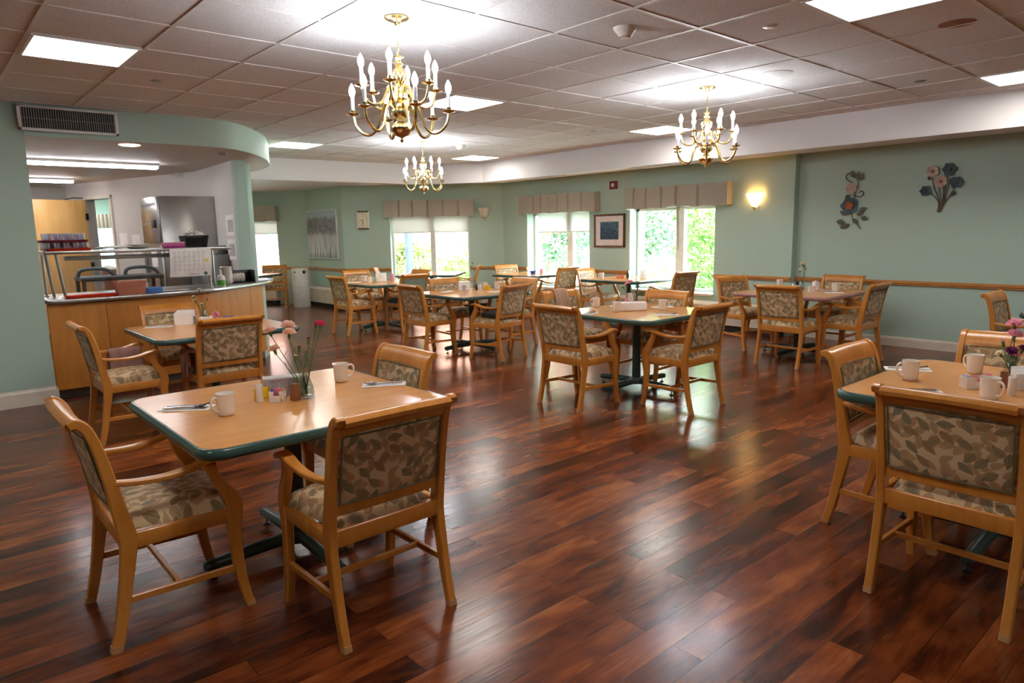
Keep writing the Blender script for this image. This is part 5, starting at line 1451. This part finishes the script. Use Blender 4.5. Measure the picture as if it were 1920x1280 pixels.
for (a, r, nm) in ((-88,.034,'round_display'),(-150,.018,'side_button')):
    A = math.radians(a); g = G(); g.lathe([(0,0),(r,0),(r,.004),(0,.004)], 20, M=Matrix.Translation((.176*math.cos(A),.176*math.sin(A),.735)) @ Matrix.Rotation(A,4,'Z') @ Matrix.Rotation(PI/2,4,'Y')); g.obj(nm, M['black'], o)
g = G(); g.lathe([(.1784,.42),(.1790,.421),(.1790,.423),(.1784,.424)], 40); g.obj('seam_line', M['slot'], o)
# metal wall flowers
def petal_flower(g, c, R, npet, depth=.02, wid=.5, rnd=None):
    for k_ in range(npet):
        a = 2*PI*k_/npet; d = Vector((math.cos(a),0,math.sin(a))); sd = Vector((-math.sin(a),0,math.cos(a)))
        vs_ = []
        for i in range(5):
            u = i/4
            for j in range(5):
                v = j/2-1; w = R*wid*math.sin(PI*(.12+.80*u))**.7
                vs_.append(Vector(c)+d*(R*.12+R*.88*u*(1-.12*v*v))+sd*v*w+Vector((0,-depth*(1-.9*math.cos(u*2.2))*(.6)-.004*math.cos(v*3)-.004*(k_%2),0)))
        g.add(vs_, [(i*5+j,i*5+j+1,(i+1)*5+j+1,(i+1)*5+j) for i in range(4) for j in range(4)])
def mleaf(g, p, ang, L, W):
    d = Vector((math.cos(ang),0,math.sin(ang))); sd = Vector((-math.sin(ang),0,math.cos(ang))); vs_ = []
    for i in range(6):
        u = i/5; w = W*math.sin(PI*min(max(u,.02),.98))**.8
        for v in (-1,0,1): vs_.append(Vector(p)+d*L*u+sd*w*v+Vector((0,-.014-.006*(1-abs(v)),0)))
    g.add(vs_, [(i*3+j,i*3+j+1,(i+1)*3+j+1,(i+1)*3+j) for i in range(5) for j in range(2)])
# left sculpture: tall vine with two blossoms (x runs right along the wall)
VS = 3.80; o = empty('metal_wall_flower', (0,0,0), 0, 'tall metal vine sculpture with a large blue-grey blossom, the left one on the right wall', 'wall art'); o.matrix_world = on(MR, VS+5.0, 0)
sx = -1     # wall frame x runs away from the camera, so picture-right is negative
def pt(dx, z): return (sx*dx, -.012, z)
g = G(); 
for P in ([(.13,1.44),(.06,1.52),(.01,1.60),(.0,1.70),(.02,1.80),(.035,1.90),(.06,2.0),(.045,2.06),(.0,2.09)], [(.0,2.02),(-.05,2.04),(-.09,2.08),(-.08,2.13),(-.03,2.14)], [(.02,1.86),(.09,1.84),(.13,1.87),(.11,1.91),(.08,1.89)]):
    g.tube(smooth_path([pt(a,z) for a,z in P], 5), .006, 8)
g.obj('vine', M['rustmetal'], o)
g = G(); petal_flower(g, pt(-.02,1.735), .115, 5, .03, .55); g.obj('lower_blossom', M['leather'], o, solid=.002, ang=80)
g = G(); petal_flower(g, (sx*-.02,-.035,1.735), .055, 6, .02, .5); g.obj('lower_centre', M['rustorange'], o, solid=.002, ang=80)
g = G(); petal_flower(g, pt(-.01,1.95), .075, 7, .03, .45); g.obj('upper_blossom', M['blush'], o, solid=.002, ang=80)
g = G()
for (dx,z,an,L,W) in ((.05,2.05,80,.10,.03),(-.0,2.08,100,.09,.03),(.08,2.04,60,.09,.03),(.10,1.66,30,.09,.03),(.12,1.58,-10,.09,.03),(-.05,1.62,150,.10,.03),(.02,1.57,-40,.09,.03),(-.06,1.52,170,.12,.035),(-.01,1.50,200,.12,.03),(.07,1.62,10,.08,.028),(-.02,1.86,200,.07,.025)):
    mleaf(g, pt(dx,z), math.radians(180-an), L, W)
g.obj('leaves', M['olivemetal'], o, solid=.002, ang=80)
VS = 2.78; o = empty('metal_wall_flower', (0,0,0), 0, 'metal flower bunch sculpture with white and blue blooms, the right one on the right wall', 'wall art'); o.matrix_world = on(MR, VS+5.0, 0)
g = G()
for (dx,z) in ((-.13,2.03),(.03,2.12),(-.06,1.98),(.0,1.92),(.13,1.94),(-.17,1.90),(.09,1.82),(.06,2.0)):
    g.tube(smooth_path([pt(-.03+dx*.1,1.62),pt(dx*.25,1.74),pt(dx*.75,(z+1.74)/2+.02),pt(dx,z)], 5), .0055, 8)
g.obj('stems', M['rustmetal'], o)
for (dx,z,R,npet,mt,nm) in ((-.12,2.09,.070,7,'blush','white_bloom'),(-.03,1.97,.075,7,'blush','white_bloom'),(.05,2.10,.075,6,'leather','blue_bloom'),(.13,1.95,.070,6,'leather','blue_bloom'),(-.18,1.87,.065,6,'leather','blue_bloom')):
    g = G(); petal_flower(g, pt(dx,z), R, npet, .03, .5); f = g.obj(nm, M[mt], o, solid=.002, ang=80)
    g = G(); g.lathe([(0,0),(R*.25,0),(R*.2,.012),(0,.016)], 12, M=Matrix.Translation((sx*dx,-.036,z)) @ Matrix.Rotation(PI/2,4,'X')); g.obj('flower_centre', M['rustorange'] if mt == 'blush' else M['rustmetal'], f)
g = G()
for (dx,z,an,L,W) in ((.09,1.80,60,.06,.02),(-.14,1.99,120,.05,.018),(.07,2.02,80,.05,.018)): mleaf(g, pt(dx,z), math.radians(180-an), L, W)
g.obj('buds', M['rustmetal'], o, solid=.002)
# long vents in the soffit underside
for (x, y, lab) in ((7.97,8.1,'thin slot vent in the soffit above the left window'),(7.97,6.1,'thin slot vent in the soffit near the fire alarm')):
    o = empty('slot_vent', (x,y,0), 0, lab, 'vent'); g = G(); zz = 2.345+.095*(x-7.76)/1.34; g.box((-.03,-.35,zz-.006),(.03,.35,zz-.001)); g.obj('slot', M['slot'], o, smooth=False)

# ================================================================== outside
def leafblob(name, c, R, nleaf, mat, lab, grp, ls=.09, seed=0, trunk=True, mat2=None):
    rnd = random.Random(seed); o = empty(name, (c[0],c[1],-.15), 0, lab, 'shrub' if c[2] < 2.2 else 'tree', grp)
    cl = [Vector((rnd.gauss(0,.45)*R[0], rnd.gauss(0,.45)*R[1], c[2]+.15+rnd.uniform(-.7,.8)*R[2])) for _ in range(34)]
    g = G()
    for i in range(nleaf):
        q = cl[i%len(cl)]; d = Vector((rnd.gauss(0,1), rnd.gauss(0,1), rnd.gauss(0,1))).normalized()
        p = q+Vector((d.x*R[0]*.34, d.y*R[1]*.34, d.z*R[2]*.26))*rnd.uniform(.75,1.05)
        if p.z < .05: p.z = .05+rnd.random()*.2
        nrm = (d+Vector((rnd.uniform(-.7,.7), rnd.uniform(-.7,.7), rnd.uniform(-.3,.9)))).normalized(); e = nrm.orthogonal().normalized(); f = nrm.cross(e); s = ls*rnd.uniform(.6,1.2); a = rnd.random()*6.28
        u = (e*math.cos(a)+f*math.sin(a))*s; w = (f*math.cos(a)-e*math.sin(a))*s*.5
        g.add([p-u, p+w, p+u, p-w], [(0,1,2,3)])
    me = bpy.data.meshes.new('foliage'); me.from_pydata(g.v, [], g.f); me.materials.append(mat)
    fo = bpy.data.objects.new('foliage', me); COL.objects.link(fo); fo.parent = o
    g = G(); g.tube([(0,0,0),(.05,.03,c[2]*.6),(.0,.08,c[2]+.15)], [.07,.05,.02], 8); g.obj('trunk', M['brown'], o)
    return o
g = G(); g.add([(9.3,-8,-.15),(40,-8,-.15),(40,45,-.15),(-8,45,-.15),(-8,17.5,-.15),(9.3,17.5,-.15)], [(0,1,2,3,4,5)])
struct(g.obj('lawn', M['lawn'], smooth=False))
leafblob('shrub', (12.0,7.3,1.3), (1.2,1.1,1.5), 7000, M['bush1'], 'big bright green shrub filling the right pane of the right window', 'garden shrubs', .055, 1)
leafblob('shrub', (14.6,11.4,2.0), (1.3,1.2,2.0), 6000, M['bush2'], 'bluish green tree behind the left pane of the right window', 'garden shrubs', .07, 2)
leafblob('shrub', (12.6,9.8,.25), (1.2,.8,.5), 5000, M['bush3'], 'low pale blossoming shrub below the left pane of the right window', 'garden shrubs', .05, 3)
leafblob('shrub', (11.6,13.2,.9), (.9,.9,1.2), 6000, M['bush3'], 'pale blossoming shrub outside the window left of the framed print', 'garden shrubs', .06, 4)
leafblob('shrub', (15.2,15.6,1.7), (1.2,1.2,1.7), 5000, M['bush2'], 'darker tree outside the window left of the framed print', 'garden shrubs', .08, 5)
leafblob('shrub', (10.9,16.9,.6), (1.1,1.1,.9), 6000, M['bush3'], 'pale blossoming shrub outside the back window, left half', 'garden shrubs', .06, 6)
leafblob('shrub', (13.0,17.2,.2), (1.3,1.0,.6), 5000, M['bush1'], 'low shrub outside the back window, right half', 'garden shrubs', .06, 7)
leafblob('shrub', (10.6,20.4,1.4), (1.0,1.0,1.2), 4000, M['bush1'], 'distant green tree outside the far left window', 'garden shrubs', .09, 8)
leafblob('shrub', (17.6,9.6,2.6), (2.0,2.0,2.6), 6000, M['bush2'], 'tall background tree beyond the right window', 'garden shrubs', .12, 9)
bl = empty('brick_building', (15.6,20.8,-.15), -37, 'brick building with tall windows across the garden', 'building')
g = G(); g.box((-7.4,0,0),(12,6,6)); g.obj('brick_wall', M['brickwall'], bl, smooth=False)
for i,(x, z) in enumerate(((-6.6,1.0),(-4.4,1.0),(-2.2,1.0),(2.6,1.0),(5.2,1.0),(8.4,1.0))):
    g = G(); g.box((x-.55,-.06,z),(x+.55,-.001,z+1.9)); w = g.obj('window', M['bluetrim'], bl, smooth=False)
    g = G(); g.box((x-.46,-.08,z+.1),(x-.05,-.061,z+1.8)); g.box((x+.05,-.08,z+.1),(x+.46,-.061,z+1.8)); g.obj('pane', simple('dark window glass', srgb(96,120,136), .1), w, smooth=False)
b2 = empty('sided_house', (6.4,24.0,-.15), 20, 'pale blue sided house beyond the far left window', 'building')
g = G(); g.box((-6,0,0),(3,4,3.2)); g.obj('siding_wall', M['siding'], b2, smooth=False)
g = G(); g.add([(-6.3,-.4,3.1),(3.3,-.4,3.1),(3.3,4.4,3.1),(-6.3,4.4,3.1),(-6.3,2,4.8),(3.3,2,4.8)], [(0,1,5,4),(2,3,4,5),(1,2,5),(3,0,4),(0,3,2,1)]); g.obj('roof', M['slot'], b2, smooth=False)
fe = empty('white_fence', (8.0,19.0,-.15), 5, 'white rail fence outside the far left window', 'fence')
for z in (.55,.95,1.15): g = G(); g.box((-2.2,-.03,z),(2.2,.03,z+.08)); g.obj('rail', M['white'], fe, smooth=False)
for i in range(5): g = G(); g.box((-2.2+1.1*i-.05,-.05,0),(-2.2+1.1*i+.05,.05,1.3)); g.obj('post', M['white'], fe, smooth=False)
po = empty('porch_post', (9.1,14.1,-.15), 0, 'blue grey porch post outside the left side of the back window', 'post'); g = G(); g.box((-.07,-.07,0),(.07,.07,2.9)); g.obj('shaft', M['bluetrim'], po); g = G(); g.box((-.1,-.1,0),(.1,.1,.2)); g.obj('post_base', M['bluetrim'], po)
pc = empty('patio_chair', (10.9,13.15,-.15), 30, 'pale blue mesh patio chair outside the back window', 'patio chair')
g = G(); g.box((-.28,-.25,.42),(.28,.25,.46)); g.obj('seat', M['siding'], pc); g = G(); g.add([(-.27,.24,.46),(.27,.24,.46),(.25,.40,1.15),(-.25,.40,1.15)],[(0,1,2,3)]); g.obj('backrest', M['siding'], pc, solid=.02)
for x in (-.26,.26):
    for y in (-.24,.24): g = G(); g.tube([(x,y,0),(x,y,.43)], .014, 8); g.obj('leg', M['bluetrim'], pc)
